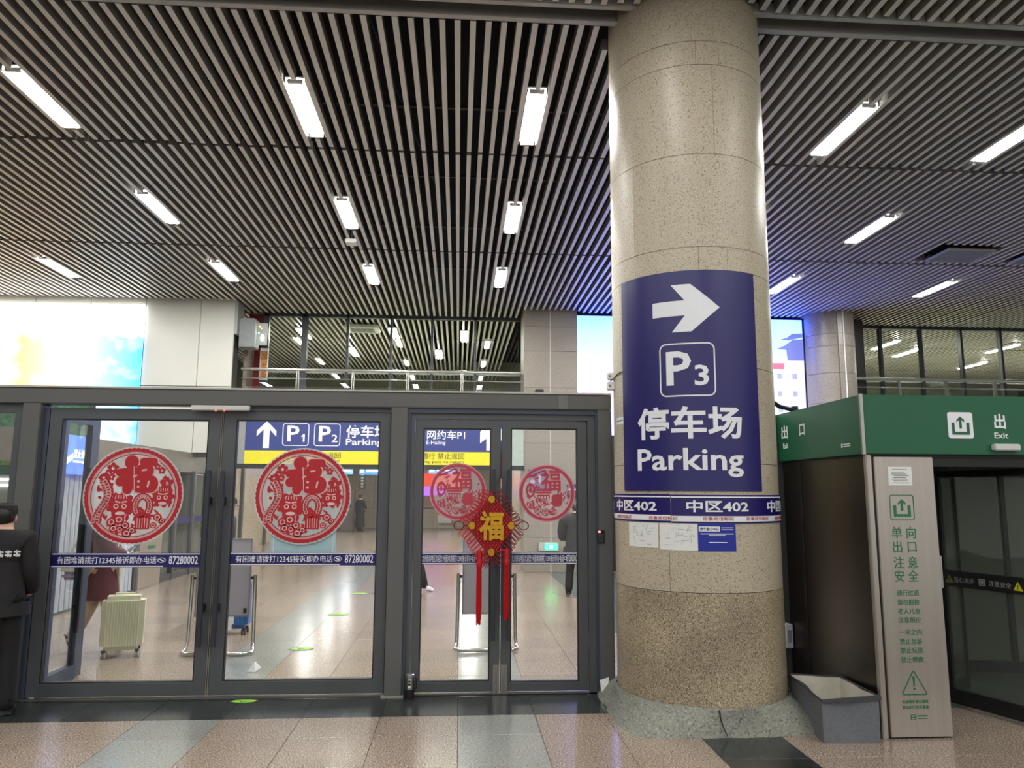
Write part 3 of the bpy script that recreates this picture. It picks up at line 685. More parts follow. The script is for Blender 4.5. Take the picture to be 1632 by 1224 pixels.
for zz, hh in ((1.35, .2), (1.05, .1), (.85, .1), (.65, .1)): MB().box(PX + .08, PX + .085, 13.62, 13.95, zz, zz + hh * .6).build('print', GREENT, sp)
# green gate header seen through the side light at far left
t = thing('exit_gate', (-6.6, 10.6, 0), 'green-topped exit gate seen through the glass at far left', 'gate')
MB().box(-8.2, -5.82, 10.5, 10.9, 1.85, 2.36).build('header', mat('green_header_far', lin(34, 84, 58), .4), t)
MB().box(-8.2, -5.82, 10.49, 10.5, 1.98, 2.14).build('header_strip', mat('lime_strip', lin(104, 136, 34), .4, 0, .25, 12), t)
MB().box(-8.2, -5.82, 10.45, 10.95, 2.36, 2.42).build('lintel', WHITEV, t)
MB().box(-8.2, -5.82, 10.6, 10.9, 0, 1.85).build('body', mat('gate_body', lin(150, 152, 142), .5), t)
for zz in (1.70, 1.78): MB().box(-7.6, -5.86, 10.57, 10.6, zz, zz + .025).build('light_strip', emitmat('gate_strip', (.95, .98, 1, 1), 2), t)
place(textmb('出口', -6.25, 2.06, .36, .12, .01), (0, 10.488, 0)).build('lettering', GREENT, t)
t = thing('foliage_poster', (-8.5, 15.6, 2.4), 'green foliage poster behind the far left glass', 'poster')
MB().box(-9.8, -7.2, 15.2, 15.24, 1.9, 3.5).build('sheet', mat('foliage_print', lin(74, 116, 84), .5, 0, .45, 9), t)
MB().box(-9.85, -7.15, 15.24, 15.27, 1.85, 3.55).build('frame', ALU, t)

# ================================================================= DOOR WALL (plane y = 6.5)
wfnt = struct('wall_front')
YF = 6.44
MB().box(-4.9, 1.325, YF, 6.62, 2.365, 2.495).build('beam', ALU2, wfnt, bevel=.006)
MB().box(-4.9, 1.325, YF - .01, 6.66, 2.497, 2.512).build('ledge', mat('dusty_ledge', lin(190, 188, 176), .7, 0, .1, 6), wfnt)
MB().box(.86, .94, YF - .004, YF, 2.37, 2.49).build('tape_patch', mat('tape', lin(112, 114, 114), .5), wfnt)
for x0, x1 in ((-3.60, -3.455), (-.578, -.438), (1.20, 1.325)): MB().box(x0, x1, YF, 6.62, 0, 2.365).build('post', ALU2, wfnt, bevel=.006)
MB().box(-.60, -.42, YF - .02, 6.62, 0, .012).build('post_foot', mat('mortar', lin(150, 148, 138), .8), wfnt)
MB().box(-3.455, -3.41, 6.50, 6.58, 0, 2.33).build('side_jamb', ALUBLUE, wfnt)
MB().box(-1.985, -.58, 6.49, 6.58, 2.325, 2.365).build('head_filler', ALU, wfnt)
# left side light (cut by the picture edge)
MB().box(-4.9, -3.6, 6.49, 6.58, 2.29, 2.365).build('side_head', ALU, wfnt)
MB().box(-3.68, -3.6, 6.49, 6.58, 0, 2.29).build('side_stile', ALU, wfnt)
MB().box(-4.9, -3.68, 6.53, 6.54, .1, 2.29).build('side_pane', GLASS, wfnt)

def leaf(parent, x0, x1, z0, z1, gx0, gx1, gz0, gz1, y=6.50):
    f = MB()
    o_ = [(x0, z0), (x1, z0), (x1, z1), (x0, z1)]; i_ = [(gx0, gz0), (gx1, gz0), (gx1, gz1), (gx0, gz1)]
    f.ring(o_, i_, y, y + .055)
    fo = f.build('leaf_frame', ALU, parent, bevel=.003, seg=1)
    MB().ring([(gx0 - .001, gz0 - .001), (gx1 + .001, gz0 - .001), (gx1 + .001, gz1 + .001), (gx0 - .001, gz1 + .001)],
              [(gx0 + .008, gz0 + .008), (gx1 - .008, gz0 + .008), (gx1 - .008, gz1 - .008), (gx0 + .008, gz1 - .008)], y + .005, y + .05).build('gasket', BLACK, fo)
    MB().box(gx0, gx1, y + .022, y + .032, gz0, gz1).build('pane', GLASS, fo)
    return fo
HND = mat('dark_handle', lin(52, 56, 62), .35, .2)
def handle(parent, x, z0, z1):
    h = MB().box(x - .02, x + .02, 6.405, 6.43, z0, z1).build('handle', HND, parent, bevel=.005)
    for z in (z0 + .3, z1 - .25): MB().box(x - .015, x + .015, 6.43, 6.50, z - .03, z + .03).build('handle_bracket', BLACK, parent)
d1 = struct('door_1', (-2.0, 6.5, 0))
l1 = leaf(d1, -3.405, -2.012, .02, 2.335, -3.306, -2.11, .124, 2.243); l2 = leaf(d1, -1.988, -.585, .02, 2.325, -1.882, -.676, .126, 2.248)
handle(l1, -2.06, .41, 1.82); handle(l2, -1.945, .41, 1.82)
MB().box(-2.011, -2.003, 6.498, 6.55, .02, 2.33).box(-1.997, -1.989, 6.498, 6.55, .02, 2.325).build('brush_seal', mat('seal_grey', lin(120, 118, 104), .8), d1)
d2 = struct('door_2', (.36, 6.5, 0))
MB().ring([(-.437, .0), (1.2, .0), (1.2, 2.365), (-.437, 2.365)], [(-.378, .0), (1.12, .0), (1.12, 2.275), (-.378, 2.275)], 6.49, 6.60).build('jamb', ALU, d2)
MB().ring([(-.437, .0), (1.2, .0), (1.2, 2.365), (-.437, 2.365)], [(-.416, .0), (1.182, .0), (1.182, 2.325), (-.416, 2.325)], 6.465, 6.49).build('architrave', ALUBLUE, d2)
l3 = leaf(d2, -.372, .364, .02, 2.268, -.302, .278, .10, 2.195); l4 = leaf(d2, .372, 1.114, .02, 2.268, .454, 1.031, .09, 2.203)
handle(l3, .302, .44, 1.845); handle(l4, .434, .44, 1.845)
for x in (.335, .40):
    MB().box(x - .026, x + .026, 6.485, 6.5, .0, .235).build('floor_bolt', mat('bolt_steel', lin(150, 148, 142), .35, .8), d2)
    MB().tube([(x, 6.478, .01), (x, 6.478, .22)], .007, 8).build('bolt_rod', CHROME, d2)

# things on the doors
BANDT = '有困难请拨打12345接诉即办电话'
def band(x0, x1, z0, z1, label, kind):
    t = thing('blue_band', (x0, 6.515, z0), label, 'sticker', 'blue hotline bands across the doors')
    y = 6.520
    MB().box(x0, x1, y - .003, y, z0, z1).build('strip', NAVY2, t)
    MB().box(x0, x1, y - .0045, y - .003, z1 - .012, z1 - .004).build('white_line', WHITEV, t)
    MB().box(x0, x1 - (.30 if kind else 0), y - .0045, y - .003, z0 + .004, z0 + .012).build('white_line', WHITEV, t)
    W = x1 - x0; cz = (z0 + z1) / 2
    if kind:
        place(textmb(BANDT, x0 + W * .37, cz, W * .66, .056, .004, .0015), (0, y - .003, 0)).build('lettering', WHITEV, t)
        MB().ring(ell(x0 + W * .735, cz, .033, .02, 16), ell(x0 + W * .735, cz, .028, .015, 16), y - .005, y - .003).prism(caps(x0 + W * .725, cz + .005, x0 + W * .745, cz - .005, .005), y - .005, y - .003).build('phone_symbol', WHITEV, t)
        place(textmb('87280002', x0 + W * .882, cz, W * .195, .066, .012, .0015), (0, y - .003, 0)).build('lettering', WHITEV, t)
    else:
        place(textmb('北京西站地区欢迎您! ' + BANDT, x0 + W * .40, cz, W * .78, .056, .004, .0015), (0, y - .003, 0)).build('lettering', WHITEV, t)
        MB().ring(ell(x0 + W * .815, cz, .012, .014, 12), ell(x0 + W * .815, cz, .008, .01, 12), y - .005, y - .003).build('phone_symbol', WHITEV, t)
        place(textmb('87280002', x0 + W * .912, cz, W * .165, .055, .012, .0015), (0, y - .003, 0)).build('lettering', WHITEV, t)
band(-3.304, -2.112, 1.028, 1.142, 'dark blue hotline band on the leftmost door leaf', 1)
band(-1.880, -.678, 1.040, 1.146, 'dark blue hotline band on the door leaf showing the parking sign', 1)
band(-.300, .276, 1.046, 1.146, 'dark blue welcome band behind the tassels of the red knot', 0)
band(.456, 1.029, 1.046, 1.146, 'dark blue welcome band on the door leaf next to the column', 0)

# big round paper-cut stickers
def flower(mb, x, z, r, y0, y1):
    for k in range(5): mb.prism(ell(x + r * .62 * math.cos(2 * PI * k / 5 + .3), z + r * .62 * math.sin(2 * PI * k / 5 + .3), r * .40, r * .40, 9), y0 - .0008 - .00006 * k, y1)
    return mb
def big_sticker(cx, cz, rad, label):
    t = thing('paper_cut_sticker', (cx, 6.515, cz), label, 'sticker', 'large red fu stickers'); rng = random.Random(3)
    S = lambda pts: [(cx + rad * x, cz + rad * z) for x, z in pts]
    y = 6.519; a = (y - .0015, y); b = (y - .003, y - .0015); c = (y - .0042, y - .003)
    n = 288; sc_ = [(1 - .022 * abs(math.cos(k * 32 * 2 * PI / n)), 2 * PI * k / n) for k in range(n)]
    out = S([(r * math.cos(q), r * math.sin(q)) for r, q in sc_]); inn = S([(.885 * math.cos(2 * PI * k / n), .885 * math.sin(2 * PI * k / n)) for k in range(n)])
    MB().prism(S(ell(0, 0, 1.02, 1.02, 72)), *a).build('film', FILM, t)
    MB().ring(out, inn, *b).build('scalloped_rim', REDC, t)
    n = 72
    MB().ring(S(ell(0, 0, .865, .865, n)), S(ell(0, 0, .845, .845, n)), *b).build('inner_line', REDC, t)
    MB().ring(S(ell(0, 0, .905, .905, n)), S(ell(0, 0, .893, .893, n)), *c).build('pale_line', PINKC, t)
    G = [ell(-.076, .69, .145, .145, 24), rrect(.27, .70, .37, .17, .08), caps(-.30, .47, -.02, .50, .085), caps(-.28, .285, -.10, .31, .10), caps(-.13, .45, -.13, .12, .10),
         rrect(.20, .515, .37, .26, .12), rrect(.22, .235, .54, .37, .17)]
    hal = MB()
    for g in G:
        mx = sum(p[0] for p in g) / len(g); mz = sum(p[1] for p in g) / len(g); d = max(math.hypot(p[0] - mx, p[1] - mz) for p in g)
        hal.prism(S([(mx + (x - mx) * (1 + .028 / d), mz + (z - mz) * (1 + .028 / d)) for x, z in g]), b[0] - .00008 * G.index(g), b[1])
    hal.build('fu_outline', PINKC, t)
    fu = MB()
    for i_, g in enumerate(G): fu.prism(S(g), c[0] - .0003 * i_, c[1])
    fu.build('fu_character', REDC, t)
    d = (y - .0074, y - .0042); w_ = MB()
    for g in (caps(.30, .29, .28, .18, .018), ell(.09, .29, .028, .025, 10), ell(.09, .175, .028, .025, 10), caps(.15, .52, .23, .53, .016)): w_.prism(S(g), *d)
    w_.prism(S(caps(.02, .05, -.02, .60, .008)), *d).build('fu_cuts', PINKC, t)
    r_ = MB()                                                    # flowers, knots, clouds
    for x, z, q in ((-.45, .56, .12), (-.62, .36, .10), (-.47, .38, .08), (.66, .25, .14), (.55, .52, .08), (.45, .60, .07)): flower(MB(), cx + rad * x, cz + rad * z, rad * q, *b).build('cut_flower', REDC, t)
    for k in range(120):                                         # scattered small cut leaves
        q = rng.uniform(0, 2 * PI); rr = rng.uniform(.30, .82); x, z = rr * math.cos(q), rr * math.sin(q)
        if -.42 < x < .55 and z > .0: continue
        r_.prism(S(ell(x, z, rng.uniform(.035, .08), rng.uniform(.016, .035), 10, rng.uniform(0, 3))), b[0] - .000006 * k, b[1])
    r_.build('cut_leaves', REDC, t)['kind'] = 'stuff'
    l_ = MB(); lp = MB()                                         # two lion heads, scaly bodies
    for x, z, s in ((-.24, -.20, .24), (.60, -.02, .20)):
        l_.prism(S(ell(x, z, s, s * .95, 28)), *b)
        for k in range(9): q = 2 * PI * k / 9; l_.prism(S(ell(x + s * math.cos(q), z + s * .95 * math.sin(q), s * .24, s * .24, 10)), *b)
        for dx in (-.38, .30): lp.ring(S(ell(x + dx * s, z - .12 * s, s * .22, s * .22, 14)), S(ell(x + dx * s, z - .12 * s, s * .13, s * .13, 14)), *c)
        lp.prism(S(caps(x - .45 * s, z + .3 * s, x - .1 * s, z + .22 * s, s * .06)), *c).prism(S(caps(x + .1 * s, z + .22 * s, x + .45 * s, z + .3 * s, s * .06)), *c)
        lp.prism(S(ell(x, z - .72 * s, s * .42, s * .16, 16)), *c)
        for k in range(5): lp.prism(S(caps(x - .5 * s + .25 * k * s, z + .55 * s, x - .42 * s + .21 * k * s, z + .8 * s, s * .035)), *c)
    for k in range(15):
        q = k / 14; x = -.62 + .10 * math.sin(q * 5); z = .28 - .80 * q; l_.prism(S(ell(x + .02, z, .105, .07, 12, .3)), *b)
        lp.ring(S(ell(x + .03, z, .05, .045, 10)), S(ell(x + .03, z, .036, .03, 10)), *c)
        lp.ring(S(ell(x - .05, z - .02, .04, .04, 10)), S(ell(x - .05, z - .02, .028, .026, 10)), *c)
    for k in range(16):
        q = k / 15 * 4.4 - .6; x = .20 + .15 * math.cos(q); z = -.22 + .20 * math.sin(q); l_.prism(S(ell(x, z, .075, .075, 12)), *b)
        lp.ring(S(ell(x, z, .04, .04, 9)), S(ell(x, z, .025, .025, 9)), *c)
    l_.v = [(v[0], v[1] - (.00001 * (i_ // 20) if v[1] < y - .002 else 0), v[2]) for i_, v in enumerate(l_.v)]
    l_.build('lion_dancers', REDC, t); lp.build('lion_cuts', PINKC, t)['kind'] = 'stuff'
    g_ = MB(); gp = MB()                                          # gift box, lucky bags, oranges
    g_.prism(S(rrect(.22, -.565, .30, .26, .02)), *b).prism(S(ell(.17, -.41, .07, .05, 12)), *b).prism(S(ell(.28, -.41, .07, .05, 12)), *b)
    for k in range(5): gp.prism(S(caps(.12 + .05 * k, -.67, .12 + .05 * k, -.47, .006)), *c)
    for x, z, s in ((-.40, -.55, .10), (-.25, -.50, .11), (-.35, -.68, .09), (-.12, -.62, .09), (.02, -.72, .08), (-.22, -.70, .08), (.52, -.45, .09), (.45, -.62, .07), (.62, -.52, .06), (-.08, -.78, .10)):
        g_.prism(S(ell(x, z, s, s * .9, 16)), *b); gp.ring(S(ell(x, z, s * .62, s * .55, 12)), S(ell(x, z, s * .42, s * .36, 12)), *c)
    g_.build('gifts', REDC, t); gp.build('gift_cuts', PINKC, t)['kind'] = 'stuff'
big_sticker(-2.693, 1.612, .398, 'large red round fu sticker on the leftmost door leaf')
big_sticker(-1.307, 1.613, .396, 'large red round fu sticker overlapping the yellow sign strip')
def small_sticker(cx, cz, rad, label):
    t = thing('paper_cut_sticker', (cx, 6.515, cz), label, 'sticker', 'small rose fu stickers'); rng = random.Random(5)
    S = lambda pts: [(cx + rad * x, cz + rad * z) for x, z in pts]
    y = 6.519; a = (y - .0015, y); b = (y - .003, y - .0015); c = (y - .0042, y - .003); n = 216
    MB().prism(S(ell(0, 0, 1.0, 1.0, 64)), *a).build('film', glass('rose_film' if 'rose_film' not in MATS else 'rose_film2', (.95, .80, .83), .12, 1.4, .25), t)
    MB().ring(S([((1 - .03 * abs(math.cos(k * 27 * 2 * PI / n))) * math.cos(2 * PI * k / n), (1 - .03 * abs(math.cos(k * 27 * 2 * PI / n))) * math.sin(2 * PI * k / n)) for k in range(n)]), S(ell(0, 0, .89, .89, n)), *b).build('scalloped_rim', ROSE, t)
    MB().ring(S(ell(0, 0, 1.03, 1.03, 64)), S(ell(0, 0, .985, .985, 64)), *a).build('pale_rim', ROSEL, t)
    place(textmb('福', .14 * rad, .46 * rad, .74 * rad, .80 * rad, .022, .001), (cx, c[1], cz)).build('fu_character', ROSE, t)
    l_ = MB()
    for k in range(80):
        q = rng.uniform(0, 2 * PI); rr = rng.uniform(.3, .84); x, z = rr * math.cos(q), rr * math.sin(q)
        if -.3 < x < .6 and z > .1: continue
        l_.prism(S(ell(x, z, rng.uniform(.04, .11), rng.uniform(.014, .035), 10, q + 1.3)), b[0] - .00001 * k, b[1])
    for k in range(7): l_.prism(S(caps(-.66 + .08 * k, .56 + .04 * k, -.60 + .08 * k, .62 + .03 * k, .025)), *b)
    l_.prism(S(rrect(-.12, .02, .56, .06, .02)), *b).prism(S(rrect(-.12, -.08, .46, .05, .02)), *b).prism(S([(-.44, .07), (.2, .07), (.1, .16), (-.34, .16)]), *b)
    for k in range(5): l_.prism(S(rrect(-.32 + .1 * k, -.15, .03, .12, .01)), *b)
    l_.prism(S(rrect(.36, -.26, .38, .44, .12)), *b).ring(S(ell(-.60, .10, .17, .26, 18)), S(ell(-.60, .10, .10, .18, 18)), *b).prism(S(ell(-.60, .10, .05, .10, 12)), *b)
    l_.build('cut_ornament', ROSE, t)['kind'] = 'stuff'
    bd = MB(); ch = MB()
    for x, z, g in ((-.58, -.42, '欢'), (-.34, -.60, '庆'), (-.06, -.68, '元'), (.22, -.66, '月'), (-.10, -.32, '喜')):
        bd.ring(S(ell(x, z, .135, .135, 20)), S(ell(x, z, .108, .108, 20)), *c); m_ = textmb(g, 0, 0, .14 * rad, .14 * rad, .02, .001); ch.add([(cx + rad * x + vx, y - .003 + vy, cz + rad * z + vz) for vx, vy, vz in m_.v], m_.f)
    bd.build('round_frames', ROSE, t); ch.build('lettering', ROSE, t)
small_sticker(-.002, 1.656, .236, 'small rose round fu sticker behind the hanging red knot')
small_sticker(.766, 1.645, .238, 'small rose round fu sticker on the door leaf next to the column')

# hanging knot
kx, kz, ky = .282, 1.375, 6.385
t = thing('chinese_knot', (kx, ky, kz), 'large red Chinese knot with gold fu character and two long tassels', 'ornament')
hw, hh = .205, .272
def kpt(u, v): return (kx + (u - v) * hw * .5, kz + (u + v) * hh * .5)   # u,v in -1..1 along the diamond's edges
MB().prism([kpt(-1, -1), kpt(1, -1), kpt(1, 1), kpt(-1, 1)], ky - .004, ky + .018).build('backing', CORDD, t)
wv = MB(); n = 15
for i in range(n):
    for j in range(n):
        u = -1 + 2 * (i + .5) / n; v = -1 + 2 * (j + .5) / n; d = .9 / n
        (a, b_), (c_, e_) = (kpt(u - d, v), kpt(u + d, v)) if (i + j) % 2 else (kpt(u, v - d), kpt(u, v + d))
        wv.tube([(a, ky - .006, b_), ((a + c_) / 2, ky - .013, (b_ + e_) / 2), (c_, ky - .006, e_)], .0062, 5)
wv.build('woven_cord', CORD, t, smooth=True)['kind'] = 'stuff'
lr = random.Random(4)
for side in range(4):
    for k in range(11):
        s_ = -1 + 2 * (k + .5) / 11
        u, v = ((1, s_), (s_, 1), (-1, s_), (s_, -1))[side]
        x, z = kpt(u, v); nx, nz = ((hh, hw), (-hh, hw), (-hh, -hw), (hh, -hw))[side]; L_ = math.hypot(nx, nz); nx /= L_; nz /= L_; tx, tz = -nz, nx
        ln = .085 * lr.uniform(.85, 1.1); wd = .010; dr = -.015
        if k in (0, 10): ln *= 1.05
        P = [(x + tx * wd * a_ + nx * ln * b_, ky + .006 - .01 * b_, z + tz * wd * a_ + nz * ln * b_ + dr * b_) for a_, b_ in ((-1, 0), (-1.1, .5), (-1, .85), (-.5, 1), (.5, 1), (1, .85), (1.1, .5), (1, 0))]
        MB().tube(P, .0042, 6).build('cord_loop', CORDD if side in (0, 3) else CORD, t, smooth=True)
for sx in (-1, 1):
    P = [(kx + sx * (hw + .065 + .042 * math.cos(q)), ky, kz - .0 + .035 * math.sin(q)) for q in (2 * PI * k / 16 for k in range(16))]
    MB().tube(P, .0045, 6, closed=True).build('cord_loop', CORDD, t, smooth=True)
    MB().tube([(kx + sx * hw, ky, kz), (kx + sx * (hw + .025), ky, kz)], .0055, 6).build('cord_loop', CORDD, t)
place(textmb('福', kx, kz, .205, .24, .030, .012), (0, ky - .014, 0)).build('fu_character', GOLD, t)
for dx, dz in ((0, hh * .80), (0, -hh * .80), (-hw * .80, 0), (hw * .80, 0)):
    o = MB().prism(ell(kx + dx, kz + dz, .027, .031, 14), ky - .020, ky - .014).build('gold_charm', GOLD, t)
    place(textmb('福', kx + dx, kz + dz, .045, .052, .05, .008), (0, ky - .020, 0)).build('charm_character', GOLD, o)
MB().tube([(kx, ky, kz + hh), (kx + .01, ky + .03, kz + hh + .06), (.365, 6.47, kz + hh + .12), (.367, 6.49, 2.0)], .004, 6).build('hanging_cord', CORDD, t)
for x, z1, z0 in ((.184, 1.17, .57), (.412, 1.18, .60)):
    MB().tube([(kx + (x - kx) * .3, ky, kz - hh * .8), (x, ky - .002, z1)], .005, 6).build('tassel_cord', CORD, t)
    tz = MB().lathe([(.010, 0), (.022, -.01), (.024, -.05), (.018, -.07), (.025, -.09), (.024, -.13), (.016, -.14)], (x, ky, z1), 12).build('tassel_knot', CORD, t, smooth=True)
    st = MB()
    for k in range(26):
        q = k * 2.4; rr = .018 * math.sqrt(k / 26)
        st.tube([(x + rr * math.cos(q), ky + rr * .7 * math.sin(q), z1 - .12), (x + rr * 1.2 * math.cos(q), ky + rr * .7 * math.sin(q), z0 + .15), (x + rr * .9 * math.cos(q) + lr.uniform(-.006, .006), ky + rr * .7 * math.sin(q), z0 + lr.uniform(0, .05))], .0042, 4)
    st.build('tassel_strands', CORD, t)['kind'] = 'stuff'
for k in range(5):
    x = kx - .06 + .02 * k; MB().tube([(x, ky, kz - hh * .75), (x + .005, ky - .004, kz - hh - .02), (x - .01, ky, kz - hh - .07 - .012 * (k % 2))], .0035, 5).build('loose_cord', CORDD, t)

# fittings on the door wall
t = thing('door_sensor', (-2.0, 6.42, 2.33), 'white motion sensor bar under the beam over the left double door', 'sensor')
MB().box(-2.235, -1.755, 6.395, 6.44, 2.318, 2.360).build('housing', mat('sensor_white', lin(214, 212, 206), .4), t, bevel=.006)
for x in (-2.03, -1.96): MB().ball((x, 6.40, 2.315), .007, .007, .007, 8, 5).build('red_lamp', emitmat('sensor_red', (1, .06, .03, 1), 3), t)
t = thing('keypad', (1.218, 6.43, 1.23), 'small black keypad with red lamp on the door post', 'keypad')
MB().box(1.187, 1.248, 6.425, 6.44, 1.225, 1.338).build('body', BLACK, t, bevel=.006)
for i in range(3):
    for j in range(4): MB().box(1.198 + .014 * i, 1.207 + .014 * i, 6.422, 6.426, 1.24 + .017 * j, 1.251 + .017 * j).build('key', mat('key_grey', lin(88, 90, 94), .5), t)
MB().box(1.193, 1.212, 6.421, 6.426, 1.316, 1.330).build('red_lamp', emitmat('key_red', (1, .08, .08, 1), 4), t)
t = thing('canister', (-.368, 6.41, 0), 'small silver and black canister with buttons on the floor by the door post', 'canister')
MB().lathe([(.036, 0), (.038, .01), (.038, .075)], (-.368, 6.41, 0), 20).build('base', BLACK, t, smooth=True)
MB().lathe([(.037, .075), (.037, .16)], (-.368, 6.41, 0), 20).build('body', CHROME, t, smooth=True)
MB().lathe([(.036, .16), (.037, .165), (.037, .185), (.030, .192)], (-.368, 6.41, 0), 20).build('cap', mat('cap_steel', lin(180, 182, 186), .25, .8), t, smooth=True)
for k, z in enumerate((.09, .108, .13)): MB().box(-.378, -.358, 6.369, 6.374, z, z + .012).build('button', (WHITEV, BLACK, BLACK)[k], t)
MB().tube([(-.33, 6.41, .16), (-.315, 6.41, .15), (-.315, 6.41, .08), (-.33, 6.41, .075)], .006, 6).build('clip', BLACK, t)
LIME = mat('lime_floor_sticker', lin(150, 214, 60), .4)
def floor_sticker(x, y, rx, ry, label):
    t = thing('floor_sticker', (x, y, 0), label, 'sticker', 'oval green floor stickers')
    place(MB().prism(ell(0, 0, rx, ry, 28), -.002, -.0005), (x, y, 0), '+z').build('sheet', mat('dark_green_vinyl', lin(40, 62, 40), .4), t)
    place(MB().prism(ell(0, .005, rx * .82, ry * .72, 24), -.003, -.002), (x, y, 0), '+z').build('lime_oval', LIME, t)
    place(textmb('当心', 0, -.01, rx * .5, ry * .5, .02, .001), (x, y, .003), '+z').build('print', MATS['dark_green_vinyl'], t)
floor_sticker(-1.668, 6.385, .115, .06, 'green oval sticker on the black floor tiles before the doors')
floor_sticker(-1.63, 8.40, .13, .09, 'green oval floor sticker behind the glass, nearest the door')
floor_sticker(-1.60, 10.65, .14, .10, 'green oval floor sticker behind the glass, second from the door')
floor_sticker(-1.58, 12.8, .15, .11, 'green oval floor sticker behind the glass, furthest from the door')
t = thing('paper_scrap', (-1.87, 7.4, 0), 'crumpled white paper scrap on the floor behind the glass', 'litter')
MB().add([(-1.92, 7.38, .004), (-1.84, 7.36, .003), (-1.80, 7.43, .03), (-1.86, 7.46, .07), (-1.90, 7.44, .02), (-1.855, 7.40, .085)], [(0, 1, 5), (1, 2, 5), (2, 3, 5), (3, 4, 5), (4, 0, 5), (0, 4, 3, 2, 1)]).build('paper', PAPER, t)
t = thing('blue_poster', (-1.28, 6.57, 1.0), 'light blue poster behind the second large red sticker', 'poster')
MB().box(-1.56, -1.02, 6.540, 6.544, 1.10, 1.75).build('sheet', mat('pale_blue_sheet', lin(172, 206, 218), .5), t)
MB().ring(rrect(-1.29, 1.42, .50, .60, .02), rrect(-1.29, 1.42, .49, .59, .016), 6.538, 6.540).build('white_border', WHITEV, t)

# open leaf behind the left door, pushed back at right angles
t = thing('open_door_leaf', (-3.36, 6.65, 0), 'slate-framed glass door leaf swung open behind the left door', 'door')
def lbox(y0, y1, z0, z1, name, m, p=t, th=.03): return MB().box(-3.38 - th, -3.38 + th, y0, y1, z0, z1).build(name, m, p)
lbox(7.14, 7.28, 0.02, 2.32, 'stile', ALUBLUE); lbox(6.66, 6.72, 0.02, 2.32, 'stile', ALUBLUE)
lbox(6.72, 7.14, 0.02, .13, 'bottom_rail', ALUBLUE); lbox(6.72, 7.14, 2.24, 2.32, 'top_rail', ALUBLUE); lbox(6.72, 7.14, .13, 2.24, 'pane', GLASS, th=.005)
MB().box(-3.33, -3.30, 7.04, 7.07, .42, 1.85).build('handle', BLACK, t)
for z in (.62, 1.6): MB().box(-3.36, -3.32, 7.045, 7.065, z, z + .04).build('handle_bracket', BLACK, t)

# ================================================================= BIG COLUMN
cs = struct('trim_2', (CX, CY, 0))
MB().lathe([(CR - .02, 0), (CR - .02, 6.4)], (CX, CY, 0), 64).build('column_core', mat('joint_dark', lin(96, 88, 74), .8), cs, smooth=True)  # plain dark core showing in the joints between slabs
courses = [(.10, .948, STONEL, (-150, -62, 118)), (.948, 1.866, STONE, (-120, -35, 60, 150)), (1.866, 2.585, STONE, (-88, 46, 140)), (2.585, 3.318, STONE, (-76, 20, 120)),
           (3.318, 3.502, STONE, (-90, -10.5, 9.5, 100)), (3.502, 4.245, STONE, (-57, 62, 180)), (4.245, 4.989, STONE, (-84, 3, 120)), (4.989, 5.187, STONE, (-100, -8.2, 8.5, 90)), (5.187, 6.4, STONE, (-60, 60, 180))]
for z0, z1, m, js in courses:
    js = list(js) + [js[0] + 360]
    for a0, a1 in zip(js, js[1:]):
        mb = MB(); curved(mb, a0 + .12, a1 - .12, z0 + .002, z1 - .002, CR - .025, CR, max(3, int((a1 - a0) / 4)))
        mb.build('stone_slab', m, cs, smooth=True)
# flared cement foot, round at the top and squarish at the floor
pl = MB(); n = 72; lv = [(0.175, .0, CR + .004), (.165, .0, CR + .022), (.12, .25, .665), (.07, .55, .69), (.03, .8, .715), (.008, .95, .73), (0, 1, .735)]
V = []
pr = random.Random(2)
for z, q, r in lv:
    for k in range(n):
        a = 2 * PI * k / n; e_ = 2 + 5 * q; c_, s_ = math.cos(a), math.sin(a)
        rad = r / ((abs(c_) ** e_ + abs(s_) ** e_) ** (1 / e_)) if q else r
        rad += pr.uniform(-.006, .006) * (1 if q < 1 else 1.5)
        V.append((CX + rad * c_, CY + .03 * q + rad * s_, z + (pr.uniform(-.008, .008) if .0 < z < .17 else 0)))
F = [(i * n + k, (i + 1) * n + k, (i + 1) * n + (k + 1) % n, i * n + (k + 1) % n) for i in range(len(lv) - 1) for k in range(n)]
pl.add(V, F).build('cement_foot', PLINTH, cs, smooth=True)
MB().add([(1.30, 6.42, .0), (1.20, 6.38, 0), (1.19, 6.42, .12), (1.27, 6.43, .14), (1.24, 6.36, .05)], [(0, 1, 4), (1, 2, 4), (2, 3, 4), (3, 0, 4)]).build('plaster_crumb', PAPER, cs)

MB().tube([colpt(-7, .168, CR + .02), colpt(-6.5, .11, .672), colpt(-5.5, .06, .70), colpt(-4.5, .02, .735)], .004, 6).build('crack', mat('crack_dark', lin(40, 40, 38), .9), cs)  # thin dark tube drawn as the crack
# sign wrapped on the column
def wrap(mb, a0, z0, name, m, parent, r): return bend(mb, a0, z0, r).build(name, m, parent)
SC = -20.5
t = thing('column_sign', colpt(SC, 1.667, CR), 'tall navy parking P3 sign with white right arrow wrapped on the column', 'sign')
mb = MB(); curved(mb, -72.4, 30.6, 1.667, 3.318, CR + .001, CR + .008, 26); mb.build('panel', NAVY, t, smooth=True)
rs = CR + .008; k = R(1) * rs
